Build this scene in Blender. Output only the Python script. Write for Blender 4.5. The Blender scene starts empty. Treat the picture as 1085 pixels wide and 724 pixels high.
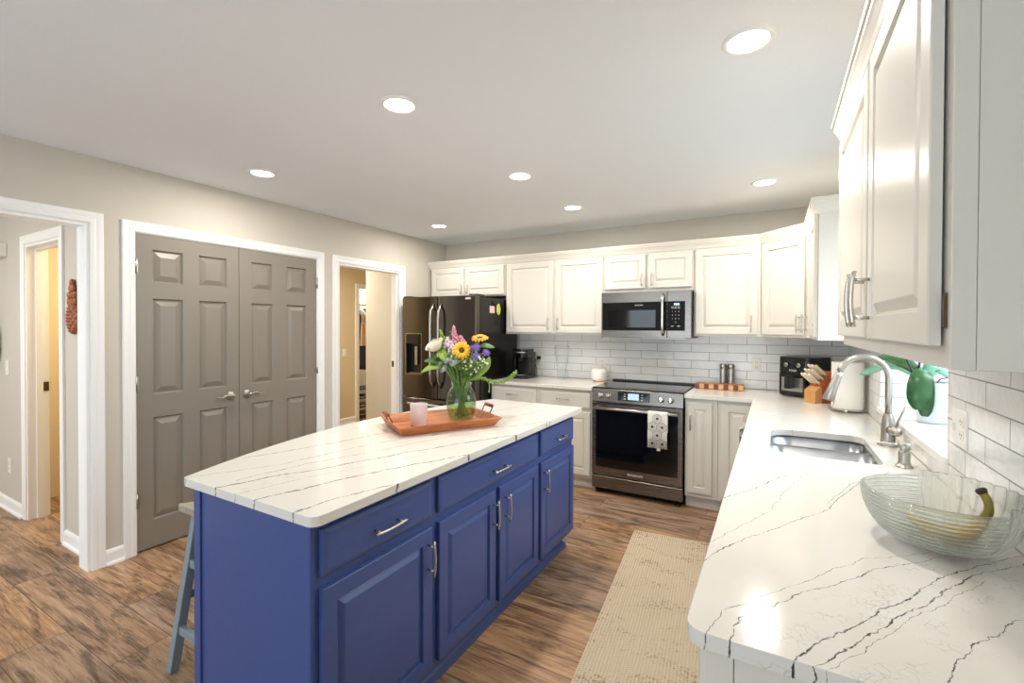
import bpy, bmesh, math, random
from math import sin, cos, pi, radians as R
from mathutils import Vector as V, Matrix
from mathutils.geometry import tessellate_polygon
random.seed(7)
S = bpy.context.scene
COL = S.collection

# ------------------------------------------------------------------ camera
W_, H_ = 1085, 724
FPX, YAW, PITCH, ROLL, CYP, CAMH = 487.951, 0.5184, -0.0109, 0.0029, 352.0, 1.4445
def camera():
    r = V((cos(YAW), sin(YAW), 0))
    f = V((-sin(YAW)*cos(PITCH), cos(YAW)*cos(PITCH), sin(PITCH)))
    u = r.cross(f)
    r2 = cos(ROLL)*r + sin(ROLL)*u
    u2 = -sin(ROLL)*r + cos(ROLL)*u
    cd = bpy.data.cameras.new('camera'); c = bpy.data.objects.new('camera', cd); COL.objects.link(c)
    cd.sensor_fit = 'HORIZONTAL'; cd.sensor_width = 36; cd.lens = FPX/W_*36
    cd.shift_y = (CYP-H_/2)/W_
    cd.clip_start = .02
    m = Matrix.Identity(4)
    for i, a in enumerate((r2, u2, -f)):
        for k in range(3): m[k][i] = a[k]
    m.translation = V((0, 0, CAMH))
    c.matrix_world = m
    S.camera = c
camera()
CAM = V((0, 0, CAMH))

# ------------------------------------------------------------------ light
S.view_settings.view_transform = 'Standard'
S.view_settings.look = 'None'
S.view_settings.gamma = 1
S.view_settings.use_curve_mapping = False
S.view_settings.exposure = 0.4
LAMP_W = 8.2
LAMP_COL = (1.0, .93, .84)
w = bpy.data.worlds.new('sky'); S.world = w; w.use_nodes = True
w.node_tree.nodes['Background'].inputs[0].default_value = (.86, .94, 1, 1)
w.node_tree.nodes['Background'].inputs[1].default_value = 2.2
S.cycles.max_bounces = 10; S.cycles.diffuse_bounces = 5; S.cycles.glossy_bounces = 5
S.cycles.transmission_bounces = 8; S.cycles.transparent_max_bounces = 24
S.cycles.sample_clamp_indirect = 6
S.cycles.caustics_reflective = False; S.cycles.caustics_refractive = False
def area(name, loc, d, sx, sy, watts, col, disk=False, spread=180):
    l = bpy.data.lights.new(name, 'AREA'); l.energy = watts; l.color = col
    l.shape = 'DISK' if disk else 'RECTANGLE'; l.size = sx
    if not disk: l.size_y = sy
    l.spread = R(spread)
    o = bpy.data.objects.new(name, l); COL.objects.link(o)
    o.location = loc; o.rotation_euler = V(d).to_track_quat('-Z', 'Y').to_euler()
    return o
area('daylight_kitchen_window', (1.75, 2.63, 2.25), (-1, 0, -.62), 1.6, 1.5, 58, (.80, .90, 1))
area('daylight_patio_door', (-1.6, -2.66, 1.25), (0, 1, .12), 2.9, 2.1, 30, (.78, .88, 1))
area('hall_ceiling_lamp_light', (-4.6, -.1, 2.38), (0, 0, -1), .3, .3, 20, (1, .92, .82), True)
area('powder_room_lamp_light', (-4.45, 2.0, 2.38), (0, 0, -1), .3, .3, 15, (1, .88, .66), True)
area('mudroom_lamp_light', (-4.75, 3.5, 2.38), (0, 0, -1), .3, .3, 32, (1, .93, .82), True)
area('closet_fill_light', (-5.95, 5.3, 2.38), (0, 0, -1), .2, .2, 14, (1, .9, .75), True)  # added fill to brighten the closet; no actual lamp known in there

# ------------------------------------------------------------------ materials
def lin(c):
    if isinstance(c, str): c = tuple(int(c[i:i+2], 16) for i in (0, 2, 4))
    return tuple((x/255/12.92 if x/255 <= .04045 else ((x/255+.055)/1.055)**2.4) for x in c) + (1,)
class NT:
    def __init__(s, name):
        s.m = bpy.data.materials.new(name); s.m.use_nodes = True
        s.t = s.m.node_tree; s.b = s.t.nodes['Principled BSDF']; s.out = s.t.nodes['Material Output']
    def n(s, typ, ins=None, **kw):
        nd = s.t.nodes.new('ShaderNode'+typ)
        for k, v in kw.items(): setattr(nd, k, v)
        for k, v in (ins or {}).items():
            s.put(nd.inputs[k], v)
        return nd
    def put(s, sock, v):
        if isinstance(v, bpy.types.NodeSocket): s.t.links.new(v, sock)
        elif isinstance(v, bpy.types.Node): s.t.links.new(v.outputs[0], sock)
        else: sock.default_value = v
    def set(s, **kw):
        for k, v in kw.items(): s.put(s.b.inputs[k.replace('_', ' ')], v)
        return s
    def math(s, op, a, b=0, c=None, clamp=False):
        nd = s.n('Math', operation=op, use_clamp=clamp)
        s.put(nd.inputs[0], a); s.put(nd.inputs[1], b)
        if c is not None: s.put(nd.inputs[2], c)
        return nd.outputs[0]
    def obj(s): return s.n('TexCoord').outputs['Object']
    def sep(s, v): return s.n('SeparateXYZ', {0: v}).outputs
    def comb(s, x, y, z=0): return s.n('CombineXYZ', {0: x, 1: y, 2: z}).outputs[0]
    def noise(s, vec, scale=5, detail=3, rough=.5, out=0, dist=0):
        return s.n('TexNoise', {'Vector': vec, 'Scale': scale, 'Detail': detail, 'Roughness': rough, 'Distortion': dist}).outputs[out]
    def scale(s, vec, x, y, z):
        nd = s.n('VectorMath', operation='MULTIPLY'); s.put(nd.inputs[0], vec); nd.inputs[1].default_value = (x, y, z); return nd.outputs[0]
    def ramp(s, fac, stops, interp='LINEAR'):
        nd = s.n('ValToRGB', {0: fac}); cr = nd.color_ramp; cr.interpolation = interp
        while len(cr.elements) < len(stops): cr.elements.new(.5)
        for e, (p, c) in zip(cr.elements, stops):
            e.position = p; e.color = c if len(c) == 4 else (*c, 1)
        return nd.outputs[0]
    def mix(s, f, a, b, blend='MIX'):
        nd = s.n('Mix', data_type='RGBA', blend_type=blend)
        s.put(nd.inputs[0], f); s.put(nd.inputs[6], a); s.put(nd.inputs[7], b); return nd.outputs[2]
    def bump(s, h, strength=.3, dist=.01):
        nd = s.n('Bump', {'Height': h, 'Strength': strength, 'Distance': dist}); s.put(s.b.inputs['Normal'], nd.outputs[0])
M = {}
def mat(name, col, rough=.5, metal=0, noise=0, nscale=40, bump=0, bscale=60, **kw):
    t = NT(name); c = lin(col)
    t.set(Base_Color=c, Roughness=rough, Metallic=metal)
    if noise:
        f = t.noise(t.obj(), nscale, 3)
        t.set(Base_Color=t.mix(f, tuple(x*(1-noise) for x in c[:3])+(1,), tuple(min(1, x*(1+noise)) for x in c[:3])+(1,)))
    if bump: t.bump(t.noise(t.obj(), bscale, 3), bump, .004)
    t.set(**kw); M[name] = t.m; return t.m
def thin_glass(name, tint, rough=0.0, refl=1.0, ior=1.5, rib=None):
    t = NT(name); nd = t.t.nodes
    tr = t.n('BsdfTransparent', {0: lin(tint)}); gl = t.n('BsdfGlossy', {'Roughness': rough})
    fc = t.n('LayerWeight', {'Blend': .5}).outputs['Facing']
    f = t.math('MULTIPLY_ADD', t.math('POWER', fc, 3.2), .55*refl, .04*refl, clamp=True)
    mx = t.n('MixShader', {0: f, 1: tr.outputs[0], 2: gl.outputs[0]})
    nd.remove(t.b); t.t.links.new(mx.outputs[0], t.out.inputs[0]); M[name] = t.m; return t.m
def emit(name, col, st):
    t = NT(name); t.set(Base_Color=lin(col), Emission_Color=lin(col), Emission_Strength=st); M[name] = t.m; return t.m

mat('wall_paint', (204, 198, 186), .75, bump=.08, bscale=220)
mat('ceiling_paint', (238, 242, 246), .85, bump=.25, bscale=160)
mat('hall_wall_paint', (200, 194, 184), .75, bump=.08, bscale=220)
mat('cream_wall_paint', (222, 206, 170), .75, bump=.08, bscale=220)
mat('trim_white', (243, 243, 242), .35)
mat('cabinet_white', (219, 215, 205), .32, noise=.012, nscale=90)
mat('door_grey', (137, 130, 120), .34, bump=.05, bscale=300)
mat('lamp_trim', (240, 240, 238), .45)
emit('lamp_lens', (255, 248, 236), 14)
mat('nickel', (178, 174, 166), .34, 1)
mat('handle_nickel', (208, 204, 196), .25, 1)
mat('steel', (176, 173, 168), .27, 1)
mat('chrome', (225, 225, 225), .08, 1)
mat('dark_bronze', (96, 80, 60), .35, 1)
mat('hinge_nickel', (190, 186, 176), .35, 1)
mat('black_gloss', (8, 8, 9), .06, IOR=1.5)
mat('black_satin', (6, 6, 8), .4, Specular_IOR_Level=.15)
mat('black_plastic', (20, 20, 22), .3)
mat('black_matte', (17, 17, 18), .6)
mat('plate_white', (238, 236, 230), .35)
mat('slot_dark', (60, 58, 55), .6)
mat('lettering', (225, 225, 222), .4)
mat('ceramic_white', (240, 236, 230), .3)
mat('candle_pink', (226, 212, 210), .45)
mat('candle_base', (120, 78, 60), .4)
mat('paper_white', (240, 238, 232), .85, bump=.25, bscale=180)
mat('stool_blue', (136, 150, 158), .5, noise=.12, nscale=25)
mat('towel_white', (228, 226, 220), .9, bump=.2, bscale=500)
mat('towel_print', (120, 122, 122), .9)
mat('towel_dot', (62, 66, 66), .9)
mat('towel_greige', (186, 176, 160), .9, bump=.3, bscale=400)
mat('leaf_green', (84, 122, 52), .5, noise=.25, nscale=30)
mat('leaf_lime', (136, 166, 70), .5, noise=.2, nscale=30)
mat('stem_green', (128, 164, 80), .5)
mat('bud_white', (226, 228, 206), .6)
mat('rose_white', (245, 240, 226), .55)
mat('petal_yellow', (246, 184, 28), .5, noise=.2, nscale=40)
mat('petal_orange', (232, 164, 24), .5, noise=.2, nscale=40)
mat('flower_core', (92, 58, 26), .8, bump=.5, bscale=300)
mat('petal_pink', (214, 140, 166), .55, noise=.15, nscale=60)
mat('petal_purple', (134, 108, 190), .55, noise=.2, nscale=60)
mat('petal_lilac', (222, 196, 210), .55, noise=.15, nscale=60)
mat('thistle_grey', (150, 162, 160), .6, noise=.2, nscale=80)
mat('pot_white', (224, 230, 238), .35)
mat('orchid_stake', (44, 46, 58), .5)
mat('bark', (120, 104, 92), .8, noise=.5, nscale=120)
mat('knife_handle', (232, 222, 198), .4)
mat('banana_yellow', (226, 184, 44), .5, noise=.12, nscale=30)
mat('banana_stem', (150, 138, 60), .55)
mat('banana_tip', (66, 52, 38), .7)
mat('shoe_dark', (46, 42, 42), .6)
mat('shoe_tan', (178, 140, 104), .6)
mat('shoe_red', (158, 78, 62), .6)
mat('coat_dark', (52, 54, 62), .85)
mat('coat_grey', (176, 178, 182), .85)
mat('bag_peach', (226, 186, 150), .8)
mat('magnet_pink', (238, 196, 186), .5)
mat('magnet_lime', (196, 206, 96), .5)
mat('vessel_blue', (128, 140, 166), .4)
mat('vinyl_white', (244, 246, 248), .4)
mat('stone_sill', (240, 238, 232), .3, noise=.02, nscale=8)
emit('clock_lit', (150, 176, 204), .7)
thin_glass('vase_glass', (236, 246, 237), .0, 1.0)
thin_glass('clear_glass', (253, 254, 254), .02, .7)
thin_glass('pane_glass', (250, 252, 253), .0, .6)
t = NT('bowl_glass'); tr = t.n('BsdfTransparent', {0: lin((250, 252, 250))}); gl = t.n('BsdfGlass', {'Roughness': .02, 'IOR': 1.36, 'Color': lin((253, 254, 254))})
df = t.n('BsdfTranslucent', {0: lin((246, 246, 244))}); m1 = t.n('MixShader', {0: .07, 1: tr.outputs[0], 2: df.outputs[0]})
m2 = t.n('MixShader', {0: .46, 1: m1.outputs[0], 2: gl.outputs[0]})
t.t.nodes.remove(t.b); t.t.links.new(m2.outputs[0], t.out.inputs[0]); M['bowl_glass'] = t.m
t = NT('vase_water'); tr = t.n('BsdfTransparent', {0: lin((238, 240, 212))}); gl = t.n('BsdfGlossy', {'Roughness': .02})
m1 = t.n('MixShader', {0: t.math('MULTIPLY_ADD', t.math('POWER', t.n('LayerWeight', {'Blend': .5}).outputs['Facing'], 4), .4, .02), 1: tr.outputs[0], 2: gl.outputs[0]})
t.t.nodes.remove(t.b); t.t.links.new(m1.outputs[0], t.out.inputs[0]); M['vase_water'] = t.m

# island paint with a faint brush grain
t = NT('island_blue'); g = t.noise(t.scale(t.obj(), 60, 6, 90), 1, 3)
t.set(Base_Color=t.mix(g, lin((60, 80, 136)), lin((68, 88, 147))), Roughness=.33); t.bump(g, .06, .004); M['island_blue'] = t.m
# dark stainless of the fridge, and the lighter grade of range and microwave
def brushed(name, col, rough, st=(3, 3, 200)):
    t = NT(name); g = t.noise(t.scale(t.obj(), *st), 1, 2)
    t.set(Base_Color=lin(col), Metallic=1, Roughness=t.math('MULTIPLY_ADD', g, .12, rough-.06)); M[name] = t.m
brushed('black_stainless', (98, 92, 86), .17)
brushed('range_steel', (128, 122, 116), .26)
brushed('satin_steel', (190, 188, 184), .3, (40, 40, 4))
brushed('sink_steel', (160, 163, 168), .3, (80, 3, 3))
mat('fridge_side', (58, 56, 54), .22, .85)

# oak-look vinyl planks running along X
t = NT('floor_planks'); o = t.obj(); x, y, z = t.sep(o)
vec = t.comb(x, t.math('ADD', y, -1.065 + .228*60))
bk = t.n('TexBrick', {'Vector': vec, 'Scale': 1, 'Brick Width': 1.22, 'Row Height': .228, 'Mortar Size': .0016, 'Mortar Smooth': 0, 'Bias': 0,
                     'Color1': (0, 0, 0, 1), 'Color2': (1, 1, 1, 1), 'Mortar': (.5, .5, .5, 1)}, offset=.37, offset_frequency=2)
rnd = t.sep(bk.outputs['Color'])[0]
sh = t.math('MULTIPLY', rnd, 37)
v2 = t.comb(t.math('ADD', x, sh), y, sh)
g1 = t.noise(t.scale(v2, 1.5, 16, 1), 1, 6, .62, dist=.5)
g2 = t.noise(t.scale(v2, 5, 95, 1), 1, 6, .7, dist=.2)
g3 = t.noise(t.scale(v2, 1.7, 8.5, 1), 1.25, 5, .62, dist=1.6)
rg = t.n('TexWave', {'Vector': t.scale(v2, 1.0, 6, 1), 'Scale': 4.5, 'Distortion': 9, 'Detail': 4, 'Detail Scale': 1.4, 'Detail Roughness': .6}, wave_type='BANDS', bands_direction='Y').outputs[1]
c = t.ramp(g1, [(.28, lin((92, 68, 52))), (.42, lin((134, 104, 80))), (.56, lin((164, 131, 103))), (.76, lin((190, 159, 130)))])
c = t.mix(t.ramp(g2, [(.44, (0, 0, 0)), (.66, (.5, .5, .5))]), c, lin((204, 174, 144)))
dk = t.math('MULTIPLY', t.ramp(g3, [(.50, (0, 0, 0)), (.63, (1, 1, 1))]), t.math('MULTIPLY_ADD', t.ramp(g2, [(.34, (1, 1, 1)), (.62, (0, 0, 0))]), .55, .35))
c = t.mix(dk, c, lin((62, 48, 38)))
rk = t.math('MULTIPLY', t.ramp(rg, [(.0, (.5, .5, .5)), (.28, (0, 0, 0))]), t.ramp(g3, [(.44, (0, 0, 0)), (.58, (1, 1, 1))]))
c = t.mix(rk, c, lin((84, 64, 50)))
c = t.mix(t.ramp(g2, [(.24, (.6, .6, .6)), (.42, (0, 0, 0))]), c, lin((76, 58, 45)))
hv = t.n('HueSaturation', {'Color': c, 'Value': t.math('MULTIPLY_ADD', rnd, .34, .82), 'Saturation': t.math('MULTIPLY_ADD', rnd, .25, .9)})
c = t.mix(bk.outputs['Fac'], hv.outputs[0], lin((70, 54, 42)))
t.set(Base_Color=c, Roughness=t.math('MULTIPLY_ADD', g2, .15, .36)); t.bump(t.math('MULTIPLY_ADD', bk.outputs['Fac'], -1.5, g2), .12, .004)
M['floor_planks'] = t.m

# glossy hand-made subway tile
def tile(name, axis, phase):
    t = NT(name); o = t.obj(); s = t.sep(o)
    vec = t.comb(t.math('ADD', s[axis], phase+30), t.math('ADD', s[2], -.917+7.6))
    bk = t.n('TexBrick', {'Vector': vec, 'Scale': 1, 'Brick Width': .304, 'Row Height': .076, 'Mortar Size': .0021, 'Mortar Smooth': .1, 'Bias': 0,
             'Color1': lin((233, 233, 231)), 'Color2': lin((243, 243, 241)), 'Mortar': lin((150, 148, 143))}, offset=.5)
    cl = t.noise(t.scale(o, 9, 9, 16), 1, 4, .6, dist=1.5)
    c = t.mix(t.ramp(cl, [(.45, (0, 0, 0)), (.75, (.5, .5, .5))]), bk.outputs['Color'], lin((244, 244, 242)))
    c = t.mix(bk.outputs['Fac'], c, lin((152, 149, 143)))
    wv = t.noise(o, 14, 3, .5)
    t.set(Base_Color=c, Roughness=t.math('MULTIPLY_ADD', bk.outputs['Fac'], .6, .1))
    t.bump(t.math('MULTIPLY_ADD', bk.outputs['Fac'], -.5, wv), .35, .008)
    M[name] = t.m
tile('tile_back', 0, 0.0); tile('tile_right', 1, 0.02)

# quartz with running veins: each vein is a curve x(y) in the slab plane
def quartz(name, veins, crazes=(), VW=.72):
    t = NT(name); o = t.n('NewGeometry').outputs['Position']
    j1 = t.noise(o, 9, 4, .6, out=1); j2 = t.noise(o, 55, 3, .6, out=1)
    a = t.n('VectorMath', operation='MULTIPLY_ADD'); t.put(a.inputs[0], j1); a.inputs[1].default_value = (.036, .036, 0); t.put(a.inputs[2], o)
    b = t.n('VectorMath', operation='MULTIPLY_ADD'); t.put(b.inputs[0], j2); b.inputs[1].default_value = (.010, .010, 0); t.put(b.inputs[2], a.outputs[0])
    px, py, pz = t.sep(b.outputs[0])
    px = t.math('ADD', px, -.023); py = t.math('ADD', py, -.023)
    brk = t.noise(o, 60, 3, .7); blot = t.noise(o, 24, 2, .5)
    tot = None
    for pts, wd, dark in veins:
        ys = [p[1] for p in pts]; xs = [p[0] for p in pts]
        y0, y1 = min(ys), max(ys); x0, x1 = min(xs)-.02, max(xs)+.02
        u = t.math('DIVIDE', t.math('SUBTRACT', py, y0), y1-y0)
        fc = t.n('FloatCurve'); cv = fc.mapping.curves[0]
        P = sorted(((p[1]-y0)/(y1-y0), (p[0]-x0)/(x1-x0)) for p in pts)
        cv.points[0].location = P[0]; cv.points[1].location = P[-1]
        for q in P[1:-1]: cv.points.new(*q)
        for q in cv.points: q.handle_type = 'VECTOR'
        fc.mapping.update(); t.put(fc.inputs['Value'], u)
        xc = t.math('MULTIPLY_ADD', fc.outputs[0], x1-x0, x0)
        d = t.math('ABSOLUTE', t.math('SUBTRACT', px, xc))
        hw = t.math('MULTIPLY', t.math('MULTIPLY_ADD', blot, 2.6, -.55), wd*VW)
        m = t.math('SUBTRACT', 1, t.math('DIVIDE', d, t.math('MAXIMUM', hw, wd*VW*.25)), clamp=True)
        m = t.math('MULTIPLY', m, 2.2, clamp=True)
        rng = t.math('MULTIPLY', t.math('GREATER_THAN', u, 0), t.math('LESS_THAN', u, 1))
        m = t.math('MULTIPLY', t.math('MULTIPLY', m, rng), dark)
        tot = m if tot is None else t.math('MAXIMUM', tot, m)
    gap = t.ramp(brk, [(.36, (.25, .25, .25)), (.5, (1, 1, 1))])
    tot = t.math('MULTIPLY', tot, gap)
    for pts, rad in crazes:
        ys = [p[1] for p in pts]; y0, y1 = min(ys), max(ys)
        (xa, ya), (xb, yb) = pts[0], pts[-1]
        xc = t.math('MULTIPLY_ADD', t.math('SUBTRACT', py, ya), (xb-xa)/(yb-ya), xa)
        near = t.math('SUBTRACT', 1, t.math('DIVIDE', t.math('ABSOLUTE', t.math('SUBTRACT', px, xc)), rad), clamp=True)
        vor = t.n('TexVoronoi', {'Vector': b.outputs[0], 'Scale': 58, 'Randomness': 1}, feature='DISTANCE_TO_EDGE')
        ln = t.math('LESS_THAN', vor.outputs['Distance'], .03)
        pm = t.ramp(t.noise(o, 13, 3), [(.5, (0, 0, 0)), (.6, (1, 1, 1))])
        k = t.math('MULTIPLY', t.math('MULTIPLY', ln, near), t.math('MULTIPLY', pm, .45))
        k = t.math('MULTIPLY', k, t.math('MULTIPLY', t.math('GREATER_THAN', py, y0-.05), t.math('LESS_THAN', py, y1+.05)))
        tot = t.math('MAXIMUM', tot, k)
    base = t.mix(t.noise(o, 6, 3), lin((220, 217, 210)), lin((230, 227, 221)))
    t.set(Base_Color=t.mix(tot, base, lin((58, 58, 62))), Roughness=.12, IOR=1.5)
    M[name] = t.m
quartz('quartz_right', [
    ([(-.16, 1.16), (-.005, 1.536), (.028, 1.714), (.089, 1.934), (.15, 2.03)], .0016, .8),
    ([(-.16, 1.06), (-.079, 1.261), (-.004, 1.378), (.143, 1.622), (.157, 1.671), (.235, 1.906), (.328, 2.097), (.415, 2.212), (.52, 2.36)], .0024, .95),
    ([(.14, 1.66), (.225, 1.92), (.34, 2.08)], .002, .8),
    ([(-.11, .84), (-.073, .951), (.021, 1.077), (.177, 1.307), (.319, 1.425), (.52, 1.62)], .0018, .9),
    ([(-.065, .84), (-.052, .93), (.009, 1.005), (.05, 1.075), (.195, 1.265), (.347, 1.42), (.52, 1.60)], .0024, .95),
    ([(.02, .84), (.048, .897), (.165, 1.065), (.321, 1.308), (.428, 1.433), (.52, 1.53)], .0036, 1),
    ([(.05, .84), (.121, .952), (.234, 1.125), (.37, 1.336), (.52, 1.49)], .0036, 1),
    ([(.065, .84), (.13, .935), (.25, 1.125), (.385, 1.32)], .0016, .9),
    ([(.17, .84), (.226, .916), (.29, 1.042), (.385, 1.17), (.52, 1.3)], .0026, .95),
    ([(-.16, 1.64), (-.13, 1.726), (-.056, 1.826), (.061, 1.954), (.143, 2.107), (.2, 2.2)], .0020, .85),
    ([(-.16, 1.5), (-.124, 1.579), (-.052, 1.708), (.031, 1.9), (.06, 1.95)], .0030, .85),
    ([(-.16, 2.2), (-.126, 2.271), (-.019, 2.492)], .0026, .8),
    ([(-.16, 2.08), (-.02, 2.30)], .0014, .5),
    ([(-.16, 2.93), (-.114, 3.008), (.01, 3.214), (.269, 3.631), (.5, 4.0)], .0026, .6),
    ([(-.16, 3.2), (.05, 3.55), (.3, 3.9), (.5, 4.2)], .0024, .5),
    ([(.05, 2.75), (.2, 2.98), (.36, 3.15), (.52, 3.4)], .0022, .6),
    ([(-.58, 3.83), (-.2, 4.15), (.1, 4.45)], .0018, .5),
    ([(-.4, 3.83), (-.1, 4.08), (.25, 4.4)], .002, .5),
  ], [([(.05, .86), (.44, 1.44)], .17), ([(-.13, 1.6), (.03, 1.92)], .06)])
quartz('quartz_island', [
    ([(-1.80, .80), (-1.637, 1.097), (-1.60, 1.35), (-1.50, 1.75), (-1.33, 2.4), (-1.2, 2.9)], .0026, .6),
    ([(-1.90, .95), (-1.80, 1.2), (-1.72, 1.5), (-1.62, 1.95), (-1.5, 2.6), (-1.44, 2.9)], .0032, .7),
    ([(-1.98, 1.3), (-1.88, 1.7), (-1.75, 2.2), (-1.6, 2.9)], .002, .45),
    ([(-1.594, .80), (-1.531, .99), (-1.462, 1.131), (-1.327, 1.497), (-1.165, 1.842), (-1.08, 2.0)], .0032, .95),
    ([(-1.60, .9), (-1.56, 1.15), (-1.437, 1.522), (-1.353, 1.797), (-1.208, 2.1), (-1.08, 2.35)], .0020, .7),
    ([(-1.382, .80), (-1.325, .988), (-1.25, 1.237), (-1.13, 1.5), (-1.08, 1.6)], .0034, .95),
    ([(-1.48, .80), (-1.43, 1.0), (-1.36, 1.2), (-1.26, 1.45)], .0014, .6),
    ([(-1.19, .80), (-1.165, .972), (-1.122, 1.1), (-1.07, 1.2)], .0024, .9),
    ([(-1.45, 1.75), (-1.35, 1.95), (-1.208, 2.15), (-1.136, 2.284), (-1.07, 2.4)], .0034, .8),
    ([(-1.75, 2.1), (-1.5, 2.5), (-1.25, 2.9)], .002, .55),
  ], [([(-1.5, .9), (-1.3, 1.5)], .05)], 1.7)
quartz('quartz_left', [
    ([(-2.32, 3.80), (-2.15, 4.1), (-1.95, 4.5)], .003, .7), ([(-1.86, 3.80), (-1.7, 4.15), (-1.5, 4.5)], .003, .7),
    ([(-1.95, 3.80), (-1.86, 4.1), (-1.7, 4.5)], .002, .7), ([(-1.79, 3.80), (-1.66, 4.1)], .002, .7)])

# woven runner
t = NT('rug_weave'); o = t.obj(); x, y, z = t.sep(o)
rib = t.math('SINE', t.math('MULTIPLY', x, 2*pi/.014)); 
wv = t.math('SINE', t.math('ADD', t.math('MULTIPLY', y, 2*pi/.012), t.math('MULTIPLY', t.math('FLOOR', t.math('DIVIDE', x, .014)), pi)))
k = t.math('MULTIPLY', t.math('MULTIPLY_ADD', rib, .5, .5), t.math('MULTIPLY_ADD', wv, .5, .5))
big = t.noise(t.scale(o, 3, 9, 1), 1, 4, .65)
sp = t.noise(t.scale(o, 60, 62, 1), 1, 2, .6)
dk = t.math('MULTIPLY', t.ramp(t.math('MULTIPLY_ADD', big, .55, t.math('MULTIPLY', sp, .5)), [(.57, (0, 0, 0)), (.66, (1, 1, 1))]), t.math('MULTIPLY_ADD', k, -.8, .8))
c = t.mix(k, lin((196, 178, 150)), lin((230, 216, 194)))
c = t.mix(dk, c, lin((104, 78, 52)))
t.set(Base_Color=c, Roughness=.95); t.bump(k, .8, .006); M['rug_weave'] = t.m
# woods
def wood(name, a, b, st=(3, 40, 40), rough=.45):
    t = NT(name); g = t.noise(t.scale(t.obj(), *st), 1, 5, .6, dist=.8)
    t.set(Base_Color=t.ramp(g, [(.3, lin(a)), (.68, lin(b))]), Roughness=rough); t.bump(g, .1, .003); M[name] = t.m
wood('tray_wood', (146, 76, 36), (210, 134, 80), (4, 30, 30))
wood('tray_handle_wood', (120, 62, 32), (160, 92, 54))
wood('block_light', (196, 140, 82), (216, 164, 104), (20, 20, 3))
wood('block_cherry', (158, 74, 30), (188, 96, 42), (20, 20, 3))
wood('stool_seat_wood', (150, 144, 128), (178, 170, 152), (40, 5, 5))
wood('pineapple_wood', (120, 58, 24), (176, 98, 48), (14, 14, 30))
wood('maple', (206, 154, 96), (226, 178, 122), (8, 60, 60))
wood('walnut', (104, 46, 26), (138, 66, 38), (8, 60, 60))

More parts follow.
